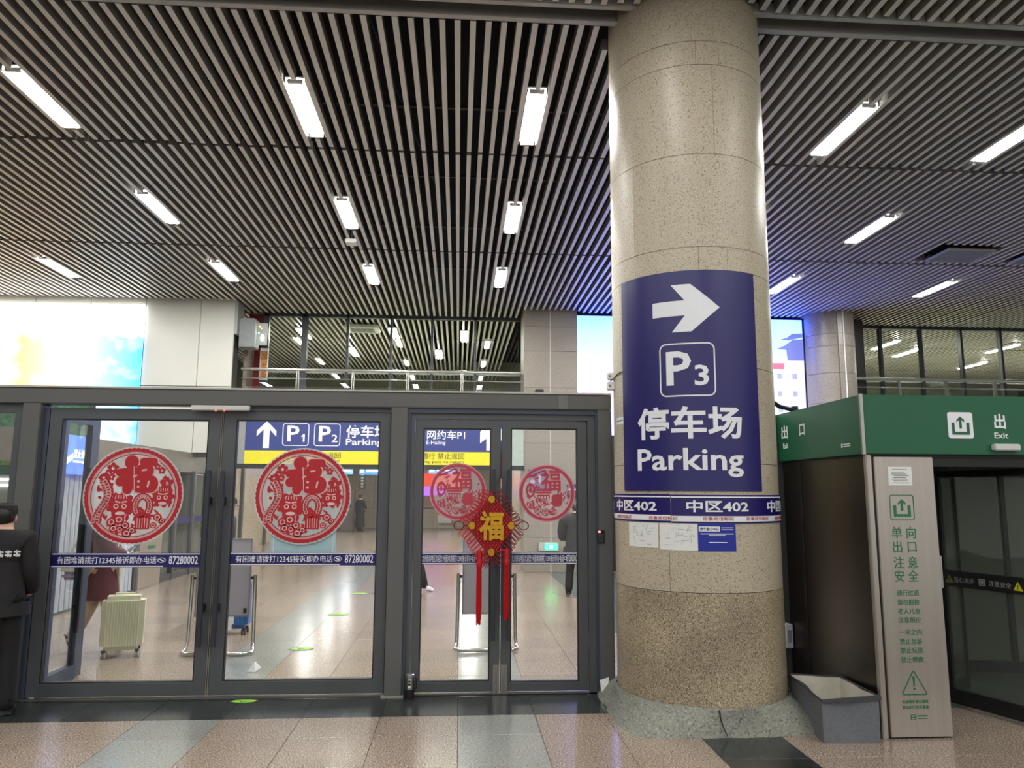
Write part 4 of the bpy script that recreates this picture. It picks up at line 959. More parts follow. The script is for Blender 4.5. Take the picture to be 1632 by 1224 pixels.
# right arrow: chevron head, bar
aw, ah = 44.8 * k, .365
ar = [(-aw / 2, .058), (-.005, .058), (-.105, ah / 2), (.04, ah / 2), (aw / 2 - .0, .0), (.04, -ah / 2), (-.105, -ah / 2), (-.005, -.058), (-aw / 2, -.058)]
wrap(MB().prism(ar, -.002, 0), -20.2, 3.028, 'arrow', WHITEV, t, rs)
wrap(MB().ring(rrect(0, 0, .412, .402, .05), rrect(0, 0, .392, .382, .04), -.002, 0), -20.2, 2.560, 'symbol_frame', WHITEV, t, rs)
wrap(textmb('P', -.062, .012, .185, .255, .02, .002), -20.2, 2.560, 'lettering', WHITEV, t, rs)
wrap(textmb('3', .105, -.045, .105, .155, .02, .002), -20.2, 2.560, 'lettering', WHITEV, t, rs)
wrap(textmb('停车场', 0, 0, 71.8 * k, .243, .026, .002), -20.7, 2.166, 'lettering', WHITEV, t, rs)
wrap(textmb('Parking', 0, 0, 72.6 * k, .212, .018, .002), -20.9, 1.872, 'lettering', WHITEV, t, rs)
# location band
t = thing('location_band', colpt(-17, 1.44, CR), 'navy and white location band reading 402 around the column', 'sign')
mb = MB(); curved(mb, -140, -33.5, 1.440, 1.643, CR + .001, CR + .005, 24); mb.build('strip', NAVY2, t, smooth=True)
mb = MB(); curved(mb, -33.0, 100, 1.436, 1.640, CR + .001, CR + .006, 28); mb.build('strip', NAVY2, t, smooth=True)
rb = CR + .0065
mb = MB(); curved(mb, -140, -33.5, 1.452, 1.492, rb - .001, rb, 24); curved(mb, -33, 100, 1.448, 1.488, rb - .001, rb, 28); curved(mb, -140, -33.5, 1.620, 1.630, rb - .001, rb, 24); curved(mb, -33, 100, 1.618, 1.628, rb - .001, rb, 28)
mb.build('white_stripes', WHITEV, t, smooth=True)
for a, wd in ((-64.5, 43), (-2.7, 41), (57, 43), (-126, 43)): wrap(textmb('中区402', 0, 0, wd * R(1) * rb, .086, .022, .0015), a, 1.558, 'lettering', WHITEV, t, rb)
for a in (-75, -51 + 12, -3.2, 26, 55): wrap(textmb('应急定位标识', 0, 0, 20 * R(1) * rb, .026, .01, .0012), a, 1.470, 'lettering', REDV, t, rb)
# papers
def paper(a0, a1, z0, z1, m, label, lines):
    t = thing('posted_sheet', colpt((a0 + a1) / 2, z0, CR), label, 'paper', 'sheets posted on the column')
    mb = MB(); curved(mb, a0, a1, z0, z1, CR + .001, CR + .0025, 8); mb.build('sheet', m, t)
    lines(t, (a0 + a1) / 2); return t
rr_ = CR + .0028
def plan(seed, wd):
    def f(t, ac):
        q = random.Random(seed); mb = MB()
        for _ in range(26):
            x = q.uniform(-wd, wd); z = q.uniform(-.07, .07)
            if q.random() < .6: mb.box(x, x + q.uniform(.01, .05), -.0006, 0, z, z + .0018)
            else: mb.box(x, x + .0018, -.0006, 0, z, z + q.uniform(.01, .04))
        mb.v = [(min(max(v[0], -wd - .03), wd + .02), v[1], min(v[2], .08)) for v in mb.v]
        wrap(mb, ac, 1.345, 'print', INK, t, rr_)
    return f
paper(-68.3, -42.6, 1.252, 1.432, PAPER, 'leftmost white sheet with faint floor plan taped below the location band', plan(1, .09))
paper(-41.4, -16.6, 1.242, 1.433, PAPER, 'white sheet with floor plan between the other sheet and the blue one', plan(2, .10))
def blueprint(t, ac):
    wrap(MB().prism(rrect(-.055, .052, .15, .035, .005), -.0008, 0), ac, 1.345, 'white_box', WHITEV, t, rr_)
    wrap(textmb('旅客服务中心', -.055, .052, .135, .024, .02, .0006), ac, 1.345, 'lettering', NAVY2, t, rr_ + .001)
    mb = MB()
    for z, a, b in ((.058, .03, .12), (.045, .03, .12), (.015, -.12, .12), (.005, -.06, .06), (-.045, -.06, .07)): mb.box(a, b, -.0007, 0, z, z + .005)
    wrap(mb, ac, 1.345, 'print_lines', PINKC if False else WHITEV, t, rr_)
paper(-16.5, 8.0, 1.240, 1.433, BLUEP, 'blue passenger service notice taped below the location band', blueprint)
t = thing('column_sticker', colpt(-84, 2.15, CR), 'small pale sticker on the left side of the column', 'sticker')
mb = MB(); curved(mb, -85, -72, 2.19, 2.245, CR + .001, CR + .003, 3); mb.build('sheet', PAPER, t)
mb = MB(); curved(mb, -84, -74, 2.212, 2.222, CR + .003, CR + .0035, 3); mb.build('print', GREENT, t)
for z, h, lab in ((2.60, .06, 'upper small white cable box on the left edge of the column'), (2.52, .07, 'lower small white cable box on the left edge of the column')):
    t = thing('cable_box', colpt(-94, z, CR + .03), lab, 'box', 'cable boxes on the column')
    c_ = colpt(-94, z, CR + .02); MB().box(c_[0] - .035, c_[0] + .03, c_[1] - .03, c_[1] + .03, z - h / 2, z + h / 2).build('body', TRAY, t, bevel=.006)
    MB().tube([(c_[0] - .02, c_[1] - .031, z), (c_[0] - .02, c_[1] - .037, z)], .008, 8).build('screw', INK, t)
t = thing('thin_wire', colpt(-80, 2.56, CR), 'thin dark wire from the cable boxes to the sign', 'wire')
MB().tube([colpt(-93, 2.56, CR + .03), colpt(-88, 2.58, CR + .006), colpt(-80, 2.60, CR + .006), colpt(-72, 2.605, CR + .006)], .004, 6).build('wire', BLACK, t)
t = thing('black_hose', (2.9, 6.5, 2.4), 'thick black cable sagging from the column to the green header', 'cable')
MB().tube([(2.52, 6.10, 2.63), (2.60, 6.25, 2.58), (2.72, 6.38, 2.47), (2.84, 6.46, 2.42), (2.98, 6.5, 2.395)], .02, 10).build('cable', BLACK, t, smooth=True)
MB().lathe([(.03, -.03), (.03, .03)], (3.0, 6.5, 2.396), 10).build('clamp', BLACK, t)

# ================================================================= EXIT GATE (right)
KX, KY = 2.92, 5.215
t = thing('exit_gate', (KX, KY, 0), 'steel revolving exit gate with green header, beside the column', 'gate')
hd = MB().box(KX - .035, 6.0, KY - .035, KY + 1.42, 1.935, 2.362).build('header', GREENH, t, bevel=.004)
MB().box(KX - .05, KX - .028, KY - .048, KY - .028, 1.93, 2.366).build('header_edge', RAILM, hd)
MB().box(KX + .0, 6.0, KY - .0, KY + 1.40, 1.915, 1.937).build('header_lip', BLACK, hd)
yh = KY - .036
MB().prism(rrect(3.619, 2.146, .19, .19, .018), yh - .003, yh).build('icon_plate', WHITEV, hd)
def exit_icon(cx, cz, s, y, m, par):
    f = lambda P: [(cx + s * a, cz + s * b) for a, b in P]
    MB().prism(f([(-.40, .12), (-.28, .12), (-.28, -.28), (.28, -.28), (.28, .12), (.40, .12), (.40, -.40), (-.40, -.40)]), y - .003, y).build('tray_symbol', m, par)
    MB().prism(f(arrow_up(0, .13, .34, .52, .10, .15)), y - .003, y).build('arrow_symbol', m, par)
exit_icon(3.619, 2.146, .165, yh - .003, GREENH, hd)
place(textmb('出', 3.922, 2.178, .088, .108, .025, .002), (0, yh, 0)).build('lettering', WHITEV, hd)
place(textmb('Exit', 3.924, 2.076, .105, .042, .01, .002), (0, yh, 0)).build('lettering', WHITEV, hd)
place(textmb('口', 4.21, 2.178, .08, .09, .025, .002), (0, yh, 0)).build('lettering', WHITEV, hd)
MB().box(3.838, 4.034, yh - .045, yh, 1.965, 2.012).build('sensor', mat('sensor_pale', lin(206, 208, 204), .4), hd, bevel=.006)
xh = KX - .036
for g, yy, zz, w2, h2 in (('出', 6.47, 2.19, .13, .12), ('口', 6.13, 2.185, .10, .095), ('Exit', 6.46, 2.07, .10, .05)):
    place(textmb(g, 0, 0, w2, h2, .02, .002), (xh, yy, zz), '-x').build('lettering', WHITEV, hd)
place(MB().prism(rrect(-.06, 0, .02, .03, .003), -.002, 0).box(-.04, .06, -.002, 0, .004, .012).box(-.04, .06, -.002, 0, -.010, -.004), (xh, 5.42, 2.01), '-x').build('maker_mark', WHITEV, hd)
# steel cladding
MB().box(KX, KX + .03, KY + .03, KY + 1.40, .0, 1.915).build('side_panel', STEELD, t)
MB().box(KX - .006, KX + .0, KY + 1.05, KY + 1.058, .0, 1.915).build('side_joint', BLACK, t)
MB().box(KX - .012, KX + .03, KY - .012, KY + .028, 0, 1.93).build('corner_post', STEEL, t, bevel=.005)
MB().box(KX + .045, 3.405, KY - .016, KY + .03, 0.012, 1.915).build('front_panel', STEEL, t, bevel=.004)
fp = MB().box(KX + .03, 3.40, KY + .03, KY + .06, 0, 1.93).build('panel_frame', BLACK, t)
MB().box(3.392, 3.42, KY - .01, KY + .04, 1.0, 1.22).build('latch', RAILM, t)
yp = KY - .0165
pp = MB().box(3.062, 3.238, yp - .002, yp, 1.712, 1.845).build('notice', PAPER, t)
mb = MB(); q = random.Random(9)
for zz in (1.825, 1.80, 1.79, 1.78, 1.765, 1.755, 1.745, 1.73): mb.box(3.085 + q.uniform(0, .02), 3.22 - q.uniform(0, .04), yp - .003, yp - .002, zz, zz + .004)
mb.build('notice_print', INK, pp)
MB().ring(rrect(3.150, 1.558, .178, .178, .016), rrect(3.150, 1.558, .168, .168, .012), yp - .002, yp).build('icon_frame', GREENT, t)
exit_icon(3.150, 1.555, .155, yp, GREENT, t)
for txt, zz, w2, h2 in (('单 向', 1.383, .176, .082), ('出 口', 1.285, .172, .080), ('注 意', 1.176, .174, .080), ('安 全', 1.083, .174, .080), ('通行过道', .968, .162, .040), ('请勿拥挤', .905, .162, .040), ('老人儿童', .844, .162, .040), ('注意照应', .784, .162, .040),
                         ('一米之内', .704, .162, .040), ('禁止坐卧', .641, .162, .040), ('禁止玩耍', .581, .162, .040), ('禁止攀爬', .519, .162, .040), ('应急情况 按出现钮', .243, .185, .024), ('移动此门 打开通道', .206, .185, .024)):
    place(textmb(txt, 3.150, zz, w2, h2, .004, .0015), (0, yp, 0)).build('lettering', GREENT, t)
def rtri(cx, cz, w, h, r):
    P = []
    for (x, z), a0 in (((w / 2, -h / 2), -90), ((0, h / 2), 30), ((-w / 2, -h / 2), 150)):
        for k in range(5): a = R(a0 + 30 * k); P.append((cx + x + r * math.cos(a), cz + z + r * math.sin(a)))
    return P
MB().ring(rtri(3.150, .365, .155, .135, .012), rtri(3.150, .365, .150, .130, .006), yp - .002, yp).prism([(3.142, .41), (3.158, .41), (3.154, .345), (3.146, .345)], yp - .002, yp).prism(ell(3.150, .328, .008, .008, 10), yp - .002, yp).build('warning_symbol', GREENT, t)
MB().box(3.112, 3.150, yp - .0015, yp, .138, .143).box(3.156, 3.23, yp - .0015, yp, .146, .154).box(3.156, 3.23, yp - .0015, yp, .130, .134).ring(rrect(3.128, .141, .034, .034, .003), rrect(3.128, .141, .026, .026, .002), yp - .0015, yp).build('maker_mark', GREENT, t)
# drum, leaves
DG = mat('drum_frame', lin(34, 36, 36), .35, .3)
cx0, cy0, rd = 4.90, 6.10, .98
def dpt(a, r=rd): return (cx0 + r * math.cos(R(a)), cy0 + r * math.sin(R(a)))
for a0, a1 in ((125, 160), (162, 176), (70, 122), (20, 67)):
    n = 8; V = []
    for k in range(n + 1):
        x, y = dpt(a0 + (a1 - a0) * k / n); x2, y2 = dpt(a0 + (a1 - a0) * k / n, rd + .012); V += [(x, y, .1), (x, y, 1.86), (x2, y2, 1.86), (x2, y2, .1)]
    F = [f for k in range(n) for f in ((4 * k, 4 * k + 4, 4 * k + 5, 4 * k + 1), (4 * k + 3, 4 * k + 2, 4 * k + 6, 4 * k + 7))]
    MB().add(V, F).build('drum_pane', GLASSG, t, smooth=True)
for a in (20, 68.5, 123.5, 161, 177):
    x, y = dpt(a, rd + .006); MB().box(x - .022, x + .022, y - .022, y + .022, .0, 1.92).build('drum_post', DG, t)
n = 26
for z0, z1, nm in ((0, .1, 'drum_sill'), (1.84, 1.92, 'drum_head')):
    V = []
    for k in range(n + 1):
        a = 20 + 158 * k / n
        for r_ in (rd - .03, rd + .04):
            x, y = dpt(a, r_); V += [(x, y, z0), (x, y, z1)]
    F = [f for k in range(n) for f in ((4 * k, 4 * k + 4, 4 * k + 5, 4 * k + 1), (4 * k + 2, 4 * k + 3, 4 * k + 7, 4 * k + 6), (4 * k + 1, 4 * k + 5, 4 * k + 7, 4 * k + 3), (4 * k, 4 * k + 2, 4 * k + 6, 4 * k + 4))]
    MB().add(V, F).build(nm, DG, t)
MB().box(3.40, 6.0, KY + .02, KY + .10, 1.85, 1.93).build('opening_head', DG, t)
MB().box(3.405, 3.44, KY + .06, KY + .2, 0, 1.90).build('opening_jamb', DG, t)
MB().box(3.40, 6.0, KY + 1.9, KY + 1.95, 0, 1.93).build('rear_wall', mat('gate_rear', lin(112, 116, 106), .5), t)
MB().box(3.4, 6.0, KY, KY + 1.95, 1.94, 1.96).build('canopy', BLACK, t)
def dleaf(p0, p1, z0=.03, z1=1.84):
    p0 = Vector(p0); p1 = Vector(p1); d = (p1 - p0).normalized(); nn = Vector((-d.y, d.x))
    def slab(s0, s1, a, b, th, name, m, par=t):
        c = p0 + d * (s0 + s1) / 2; return MB().obox((c.x, c.y, (a + b) / 2), (d.x * (s1 - s0) / 2, d.y * (s1 - s0) / 2, 0), (nn.x * th, nn.y * th, 0), (0, 0, (b - a) / 2)).build(name, m, par)
    L_ = (p1 - p0).length
    lf = slab(0, .045, z0, z1, .018, 'leaf_stile', DG); slab(L_ - .045, L_, z0, z1, .018, 'leaf_stile', DG)
    slab(.045, L_ - .045, z0, z0 + .11, .018, 'leaf_bottom_rail', DG); slab(.045, L_ - .045, z1 - .05, z1, .018, 'leaf_top_rail', DG)
    slab(.045, L_ - .045, z0 + .11, z1 - .05, .005, 'leaf_pane', GLASSG)
    return p0, d, nn, L_, slab
p0, d, nn, L_, slab = dleaf((3.915, 5.98), (4.17, 5.23))
hb = slab(.0, L_, .93, 1.05, .024, 'push_band', BLACK)
def onleaf(mb, s, z, name, m):
    c = p0 + d * s - nn * .0245
    mb.v = [(c.x + d.x * v[0] + nn.x * v[1], c.y + d.y * v[0] + nn.y * v[1], z + v[2]) for v in mb.v]; mb.build(name, m, hb)
YW = mat('warning_yellow', lin(206, 196, 40), .4)
onleaf(textmb('当心夹手', 0, 0, .17, .042, .0, .0015), .215, .985, 'lettering', mat('band_grey', lin(150, 152, 150), .5))
onleaf(textmb('注意安全', 0, 0, .17, .042, .0, .0015), .50, .985, 'lettering', MATS['band_grey'])
onleaf(MB().ring(rrect(0, 0, .05, .05, .004), rrect(0, 0, .036, .036, .003), -.0015, 0).box(-.012, .012, -.0015, 0, -.012, .012), .36, .985, 'maker_mark', MATS['band_grey'])
for s, m in ((.09, mat('warning_dull', lin(112, 110, 62), .5)), (.635, YW)):
    onleaf(MB().prism([(-.036, -.03), (.036, -.03), (0, .034)], -.0015, 0), s, .985, 'warning_triangle', m)
    onleaf(MB().box(-.003, .003, -.003, -.0015, -.008, .012).box(-.003, .003, -.003, -.0015, -.02, -.014), s, .985, 'warning_mark', BLACK)
dleaf((3.965, 6.02), (4.36, 6.40))

t = thing('socket_plate', (2.88, 6.6, .45), 'small white socket box between the column and the steel gate', 'socket')
MB().box(2.845, 2.912, 6.55, 6.64, .33, .53).build('body', WHITEV, t, bevel=.006)
MB().box(2.865, 2.898, 6.544, 6.55, .38, .48).build('cover', mat('socket_grey', lin(160, 164, 170), .4), t)
MB().box(2.60, 2.94, 6.645, 6.74, 0, 2.36).build('trim_3', ALU)['kind'] = 'structure'

# grey fabric box
FAB = mat('grey_fabric', lin(104, 108, 114), .85, 0, .10, 40); LIN = mat('cream_lining', lin(206, 202, 188), .85, 0, .06, 20)
t = thing('fabric_storage_box', (2.70, 5.45, 0), 'open grey fabric storage box with cream lining on the floor', 'box')
A = Vector((2.465, 5.145, 0)); B = Vector((2.845, 5.125, 0)); C_ = Vector((2.90, 5.74, 0)); D = Vector((2.535, 5.80, 0)); HB = .285
top = [A + Vector((-.005, -.0, HB - .01)), B + Vector((.0, -.01, HB + .02)), C_ + Vector((.0, .0, HB + .0)), D + Vector((-.01, .0, HB + .01))]
def wallq(b0, b1, t0, t1, bow, m=8, nz=5):
    V = []; q = random.Random(int(bow * 1000) + 5)
    nrm = Vector(((b1 - b0).y, -(b1 - b0).x, 0)).normalized()
    for j in range(nz + 1):
        for i in range(m + 1):
            u, v = i / m, j / nz; p = (b0 * (1 - u) + b1 * u) * (1 - v) + (t0 * (1 - u) + t1 * u) * v
            p = p + nrm * (bow * math.sin(PI * u) * math.sin(PI * v * .5) + .008 * math.sin(9 * u + 3 * v + bow * 90) * math.sin(PI * u) * (.4 + v)); V.append(p)
    return V, [(j * (m + 1) + i, j * (m + 1) + i + 1, (j + 1) * (m + 1) + i + 1, (j + 1) * (m + 1) + i) for j in range(nz) for i in range(m)]
mb = MB()
for b0, b1, t0, t1, bow in ((A, B, top[0], top[1], -.012), (B, C_, top[1], top[2], -.01), (C_, D, top[2], top[3], -.01), (D, A, top[3], top[0], -.02)): mb.add(*wallq(b0, b1, t0, t1, bow))
mb.add([A, B, C_, D], [(3, 2, 1, 0)]); mb.build('fabric_shell', FAB, t, smooth=True)
cen = (A + B + C_ + D) / 4; mb = MB(); ins = lambda p, k: cen * k + p * (1 - k) + Vector((0, 0, 0 if k > 0 else 0))
ti = [Vector((cen.x + (p.x - cen.x) * .965, cen.y + (p.y - cen.y) * .965, p.z - .004)) for p in top]; bi = [Vector((cen.x + (p.x - cen.x) * .95, cen.y + (p.y - cen.y) * .95, .02)) for p in (A, B, C_, D)]
for i in range(4): j = (i + 1) % 4; mb.add(*wallq(bi[i], bi[j], ti[i], ti[j], (-.012, -.01, -.01, -.02)[i]))
mb.add(bi, [(0, 1, 2, 3)]); mb.build('lining', LIN, t, smooth=True)
mb = MB(); mb.tube(top + [top[0]], .006, 6); mb.build('rim_piping', mat('dark_piping', lin(58, 60, 64), .8), t)
MB().add([top[0] + Vector((-.0, -.008, .004)), top[1] + Vector((.01, -.012, .006)), top[1] + Vector((.012, -.016, -.022)), top[0] + Vector((.0, -.012, -.016))], [(0, 3, 2, 1)]).build('folded_edge', MATS['dark_piping'], t)

# ================================================================= THINGS BEHIND THE GLASS
BRD = mat('lavender_board', lin(176, 172, 180), .45, 0, .03, 3)
def board_stand(x0, x1, y, label):
    t = thing('board_stand', ((x0 + x1) / 2, y, 0), label, 'stand', 'notice boards on chrome stands')
    MB().box(x0 + .045, x1 - .045, y + .03, y + .05, .37, 1.155).build('board', BRD, t, bevel=.004)
    MB().ring([(x0 + .04, .365), (x1 - .04, .365), (x1 - .04, 1.16), (x0 + .04, 1.16)], [(x0 + .055, .38), (x1 - .055, .38), (x1 - .055, 1.145), (x0 + .055, 1.145)], y + .025, y + .055).build('board_edge', mat('board_edge', lin(140, 136, 140), .4), t)
    P = [(x0, y + .04, .79), (x0 - .01, y + .04, .12)] + [(x0 + .02 + .05 * math.cos(a) - .03, y + .04 - .04 * 0, .07 - .05 * math.sin(a) + 0) for a in ()] + [(x0 - .02, y, .05), (x0 - .03, y - .05, .026), (x0 + .03, y - .12, .024), (x1 - .03, y - .12, .024), (x1 + .03, y - .05, .026), (x1 + .02, y, .05), (x1 + .01, y + .04, .12), (x1, y + .04, .79)]
    MB().tube(P, .02, 10).build('chrome_frame', CHROME, t, smooth=True)
    for x in (x0, x1): MB().box(min(x, x + (.06 if x == x0 else -.06)), max(x, x + (.06 if x == x0 else -.06)), y + .03, y + .05, .74, .77).build('bracket', BLACK, t)
    MB().box(x1 - .10, x1 - .07, y + .022, y + .03, .40, .45).build('clip', BLACK, t)
board_stand(-2.735, -2.10, 8.18, 'pale notice board on chrome stand behind the left door gap')
board_stand(.02, .62, 8.25, 'pale notice board on chrome stand behind the red tassels')

def suitcase(cx, cy, w_, dth, h, rot, m, label, ribs=13, z0=.07, straps=None):
    t = thing('suitcase', (0, 0, 0), label, 'suitcase')
    MB().box(-w_ / 2, w_ / 2, -dth / 2, dth / 2, z0, z0 + h).build('shell', m, t, smooth=True, bevel=.045, seg=4)
    mb = MB()
    for k in range(ribs): x = -w_ / 2 + .05 + (w_ - .1) * k / (ribs - 1); mb.tube([(x, -dth / 2 - .001, z0 + .05), (x, -dth / 2 - .001, z0 + h - .05)], .006, 6)
    mb.build('ribs', m, t, smooth=True)
    MB().tube([(-.09, 0, z0 + h - .005), (-.085, 0, z0 + h + .018), (.085, 0, z0 + h + .018), (.09, 0, z0 + h - .005)], .010, 8).build('top_handle', m, t)
    MB().box(-w_ / 2 - .012, -w_ / 2 + .01, -.02, .02, z0 + h * .62, z0 + h * .82).build('side_handle', m, t, bevel=.005)
    for sx in (-1, 1):
        for sy in (-1, 1):
            x, y = sx * (w_ / 2 - .045), sy * (dth / 2 - .04)
            MB().box(x - .018, x + .018, y - .018, y + .018, .045, z0 + .01).build('wheel_fork', BLACK, t)
            for o_ in (-.016, .016):
                q = MB().lathe([(.008, -.008), (.030, -.008), (.032, 0), (.030, .008), (.008, .008)], (0, 0, 0), 14); q.v = [(x + v[2] + o_, y + v[0], .032 + v[1]) for v in q.v]
                q.build('wheel', mat('wheel_pale', lin(170, 170, 164), .4) if straps is None else BLACK, t, smooth=True)
    if straps:
        MB().box(-.03, .03, -dth / 2 - .012, dth / 2 + .012, z0 - .004, z0 + h + .006).build('strap', WHITEV, t)
        MB().box(.0, .05, -dth / 2 - .014, -dth / 2 - .012, z0 + .06, z0 + .16).build('luggage_tag', PAPER, t)
    t.location = (cx, cy, 0); t.rotation_euler = (0, 0, rot); return t
suitcase(-3.36, 8.12, .39, .24, .53, R(17), mat('cream_shell', lin(206, 206, 178), .4, 0, .03, 5), 'cream ribbed suitcase standing behind the left door')
suitcase(-2.62, 9.3, .40, .24, .55, R(4), mat('blue_shell', lin(40, 96, 160), .4, 0, .06, 5), 'blue suitcase with white strap behind the notice board', 9, .07, True)

# ---------------------------------------------------------------- people
def skinmesh(verts, edges, radii, root=0, sub=2):
    me = bpy.data.meshes.new('sk'); me.from_pydata(verts, edges, []); o = bpy.data.objects.new('sk', me); COL.objects.link(o)
    o.modifiers.new('S', 'SKIN').use_smooth_shade = True; sm = o.modifiers.new('B', 'SUBSURF'); sm.levels = sub; sm.render_levels = sub
    for v, r in zip(me.skin_vertices[0].data, radii): v.radius = r if isinstance(r, tuple) else (r, r); v.use_root = False
    me.skin_vertices[0].data[root].use_root = True
    dg = bpy.context.evaluated_depsgraph_get(); m2 = bpy.data.meshes.new_from_object(o.evaluated_get(dg)); bpy.data.objects.remove(o); bpy.data.meshes.remove(me)
    for p in m2.polygons: p.use_smooth = True
    return m2
def person(name, label, loc, rot, Ht, pose, top, bottom, shoe, coat=None, capm=None, bulk=.014, peak=True):
    """pose: dict of joint overrides in units of the standing height; +y is forward, x right"""
    J = dict(pel=(0, 0, .525), wai=(0, .0, .61), che=(0, 0, .72), nb=(0, -.005, .815), nk=(0, .0, .85), hd=(0, .012, .90), ht=(0, .008, .955), fa=(0, .028, .895), ch=(0, .030, .868),
             sl=(-.10, -.005, .80), sr=(.10, -.005, .80), el=(-.135, -.015, .645), er=(.135, -.015, .645), wl=(-.14, .03, .50), wr=(.14, .03, .50), pl=(-.145, .045, .462), pr=(.145, .045, .462),
             hl=(-.052, 0, .50), hr=(.052, 0, .50), kl=(-.056, .012, .285), kr=(.056, .012, .285), al=(-.058, -.012, .052), ar=(.058, -.012, .052), tl=(-.064, .06, .018), tr=(.064, .06, .018))
    J.update(pose)
    ks = list(J); V = [Vector(J[k]) for k in ks]; I = {k: i for i, k in enumerate(ks)}
    E = [('pel', 'wai'), ('wai', 'che'), ('che', 'nb'), ('nb', 'nk'), ('nk', 'hd'), ('hd', 'ht'), ('hd', 'fa'), ('fa', 'ch'), ('nb', 'sl'), ('nb', 'sr'), ('sl', 'el'), ('sr', 'er'), ('el', 'wl'), ('er', 'wr'), ('wl', 'pl'), ('wr', 'pr'),
         ('pel', 'hl'), ('pel', 'hr'), ('hl', 'kl'), ('hr', 'kr'), ('kl', 'al'), ('kr', 'ar'), ('al', 'tl'), ('ar', 'tr')]
    RD = dict(pel=(.082, .058), wai=(.075, .052), che=(.090, .058), nb=(.05, .045), nk=.031, hd=(.042, .05), ht=(.032, .04), fa=.026, ch=.018, sl=.036, sr=.036, el=.024, er=.024, wl=.016, wr=.016, pl=(.021, .012), pr=(.021, .012),
              hl=.056, hr=.056, kl=.036, kr=.036, al=.023, ar=.023, tl=(.024, .016), tr=(.024, .016))
    E = [(I[a], I[b]) for a, b in E]; RR = [RD[k] for k in ks]
    for s_, w, p in ((-1, 'wl', 'pl'), (1, 'wr', 'pr')):
        W, P = Vector(J[w]), Vector(J[p]); dd = (P - W).normalized(); side = dd.cross(Vector((0, 1, 0)) if abs(dd.y) < .9 else Vector((0, 0, 1))).normalized()
        fwd = side.cross(dd)
        for k, (of, ln) in enumerate(((-.016, .040), (-.006, .047), (.005, .044), (.015, .035))):
            b = len(V); V += [P + fwd * of + dd * .012, P + fwd * of + dd * (.012 + ln * .5) - side * .003 * s_, P + fwd * of * .9 + dd * (.012 + ln) - side * .012 * s_]
            E += [(I[p], b), (b, b + 1), (b + 1, b + 2)]; RR += [.0062, .0056, .0045]
        b = len(V); M_ = W * .6 + P * .4; V += [M_ + fwd * .022 + dd * .01, M_ + fwd * .030 + dd * .032]; E += [(I[w], b), (b, b + 1)]; RR += [.0075, .006]
    S = Ht; sc3 = lambda r: tuple(x * S for x in r) if isinstance(r, tuple) else r * S
    t = thing(name, (0, 0, 0), label, 'person')
    link('body', skinmesh([v * S for v in V], E, [sc3(r) for r in RR]), SKIN, t)
    def garment(nm, keys, edges, grow, m, extra={}):
        ii = {k: n for n, k in enumerate(keys)}; g = lambda k: extra.get(k, tuple((x + grow) * S for x in (RD[k] if isinstance(RD[k], tuple) else (RD[k], RD[k]))))
        link(nm, skinmesh([Vector(J[k]) * S for k in keys], [(ii[a], ii[b]) for a, b in edges], [g(k) for k in keys]), m, t)
    J['wl2'] = tuple(Vector(J['wl']) * .97 + Vector(J['el']) * .03); J['wr2'] = tuple(Vector(J['wr']) * .97 + Vector(J['er']) * .03); RD['wl2'] = RD['wr2'] = .019
    J['nb2'] = tuple(Vector(J['nb']) + Vector((0, .002, .034))); RD['nb2'] = (.036, .036)
    garment('jacket', ['pel', 'wai', 'che', 'nb', 'nb2', 'sl', 'sr', 'el', 'er', 'wl2', 'wr2'], [('pel', 'wai'), ('wai', 'che'), ('che', 'nb'), ('nb', 'nb2'), ('nb', 'sl'), ('nb', 'sr'), ('sl', 'el'), ('sr', 'er'), ('el', 'wl2'), ('er', 'wr2')], bulk, top)
    if coat:
        zz = coat[1]; prof = [(.148, zz), (.142, zz + .06), (.122, .50), (.112, .60), (.104, .70)]
        q = MB().lathe(prof, (0, 0, 0), 20, False); q.v = [(v[0] * S, v[1] * .75 * S, v[2] * S) for v in q.v]; link('coat_skirt', q.mesh('coat_skirt', smooth=True), coat[0], t)
    if bottom:
        J['al2'] = tuple(Vector(J['al']) + Vector((0, .004, -.034))); J['ar2'] = tuple(Vector(J['ar']) + Vector((0, .004, -.034))); RD['al2'] = RD['ar2'] = .034
        garment('trousers', ['pel', 'hl', 'hr', 'kl', 'kr', 'al2', 'ar2'], [('pel', 'hl'), ('pel', 'hr'), ('hl', 'kl'), ('hr', 'kr'), ('kl', 'al2'), ('kr', 'ar2')], .010, bottom)
    for a, b in (('al', 'tl'), ('ar', 'tr')):
        A_, B_ = Vector(J[a]) * S, Vector(J[b]) * S; dn = (B_ - A_).normalized()
        link('shoe', skinmesh([A_ + Vector((0, 0, .01 * S)), A_ - dn * .015 * S + Vector((0, 0, -.022 * S)), (A_ + B_) / 2 + Vector((0, 0, -.004 * S)), B_ + dn * .02 * S], [(0, 1), (1, 2), (2, 3)], [.030 * S, .030 * S, (.032 * S, .025 * S), (.026 * S, .018 * S)], 1), shoe, t)
    hc = Vector(J['hd']) * S; hm = MB()
    for k in range(10):
        pass
    hm.ball((hc.x, hc.y - .010 * S, hc.z + .016 * S), .050 * S, .058 * S, .056 * S, 16, 10)
    hm.v = [(x, min(y, hc.y + (.046 if z > hc.z + .03 * S else .012 + .9 * max(0, (z - hc.z) / S - .005)) * S), z) for x, y, z in hm.v]
    ho = hm.build('hair', HAIR, t, smooth=True)
    fy = hc.y + .052 * S
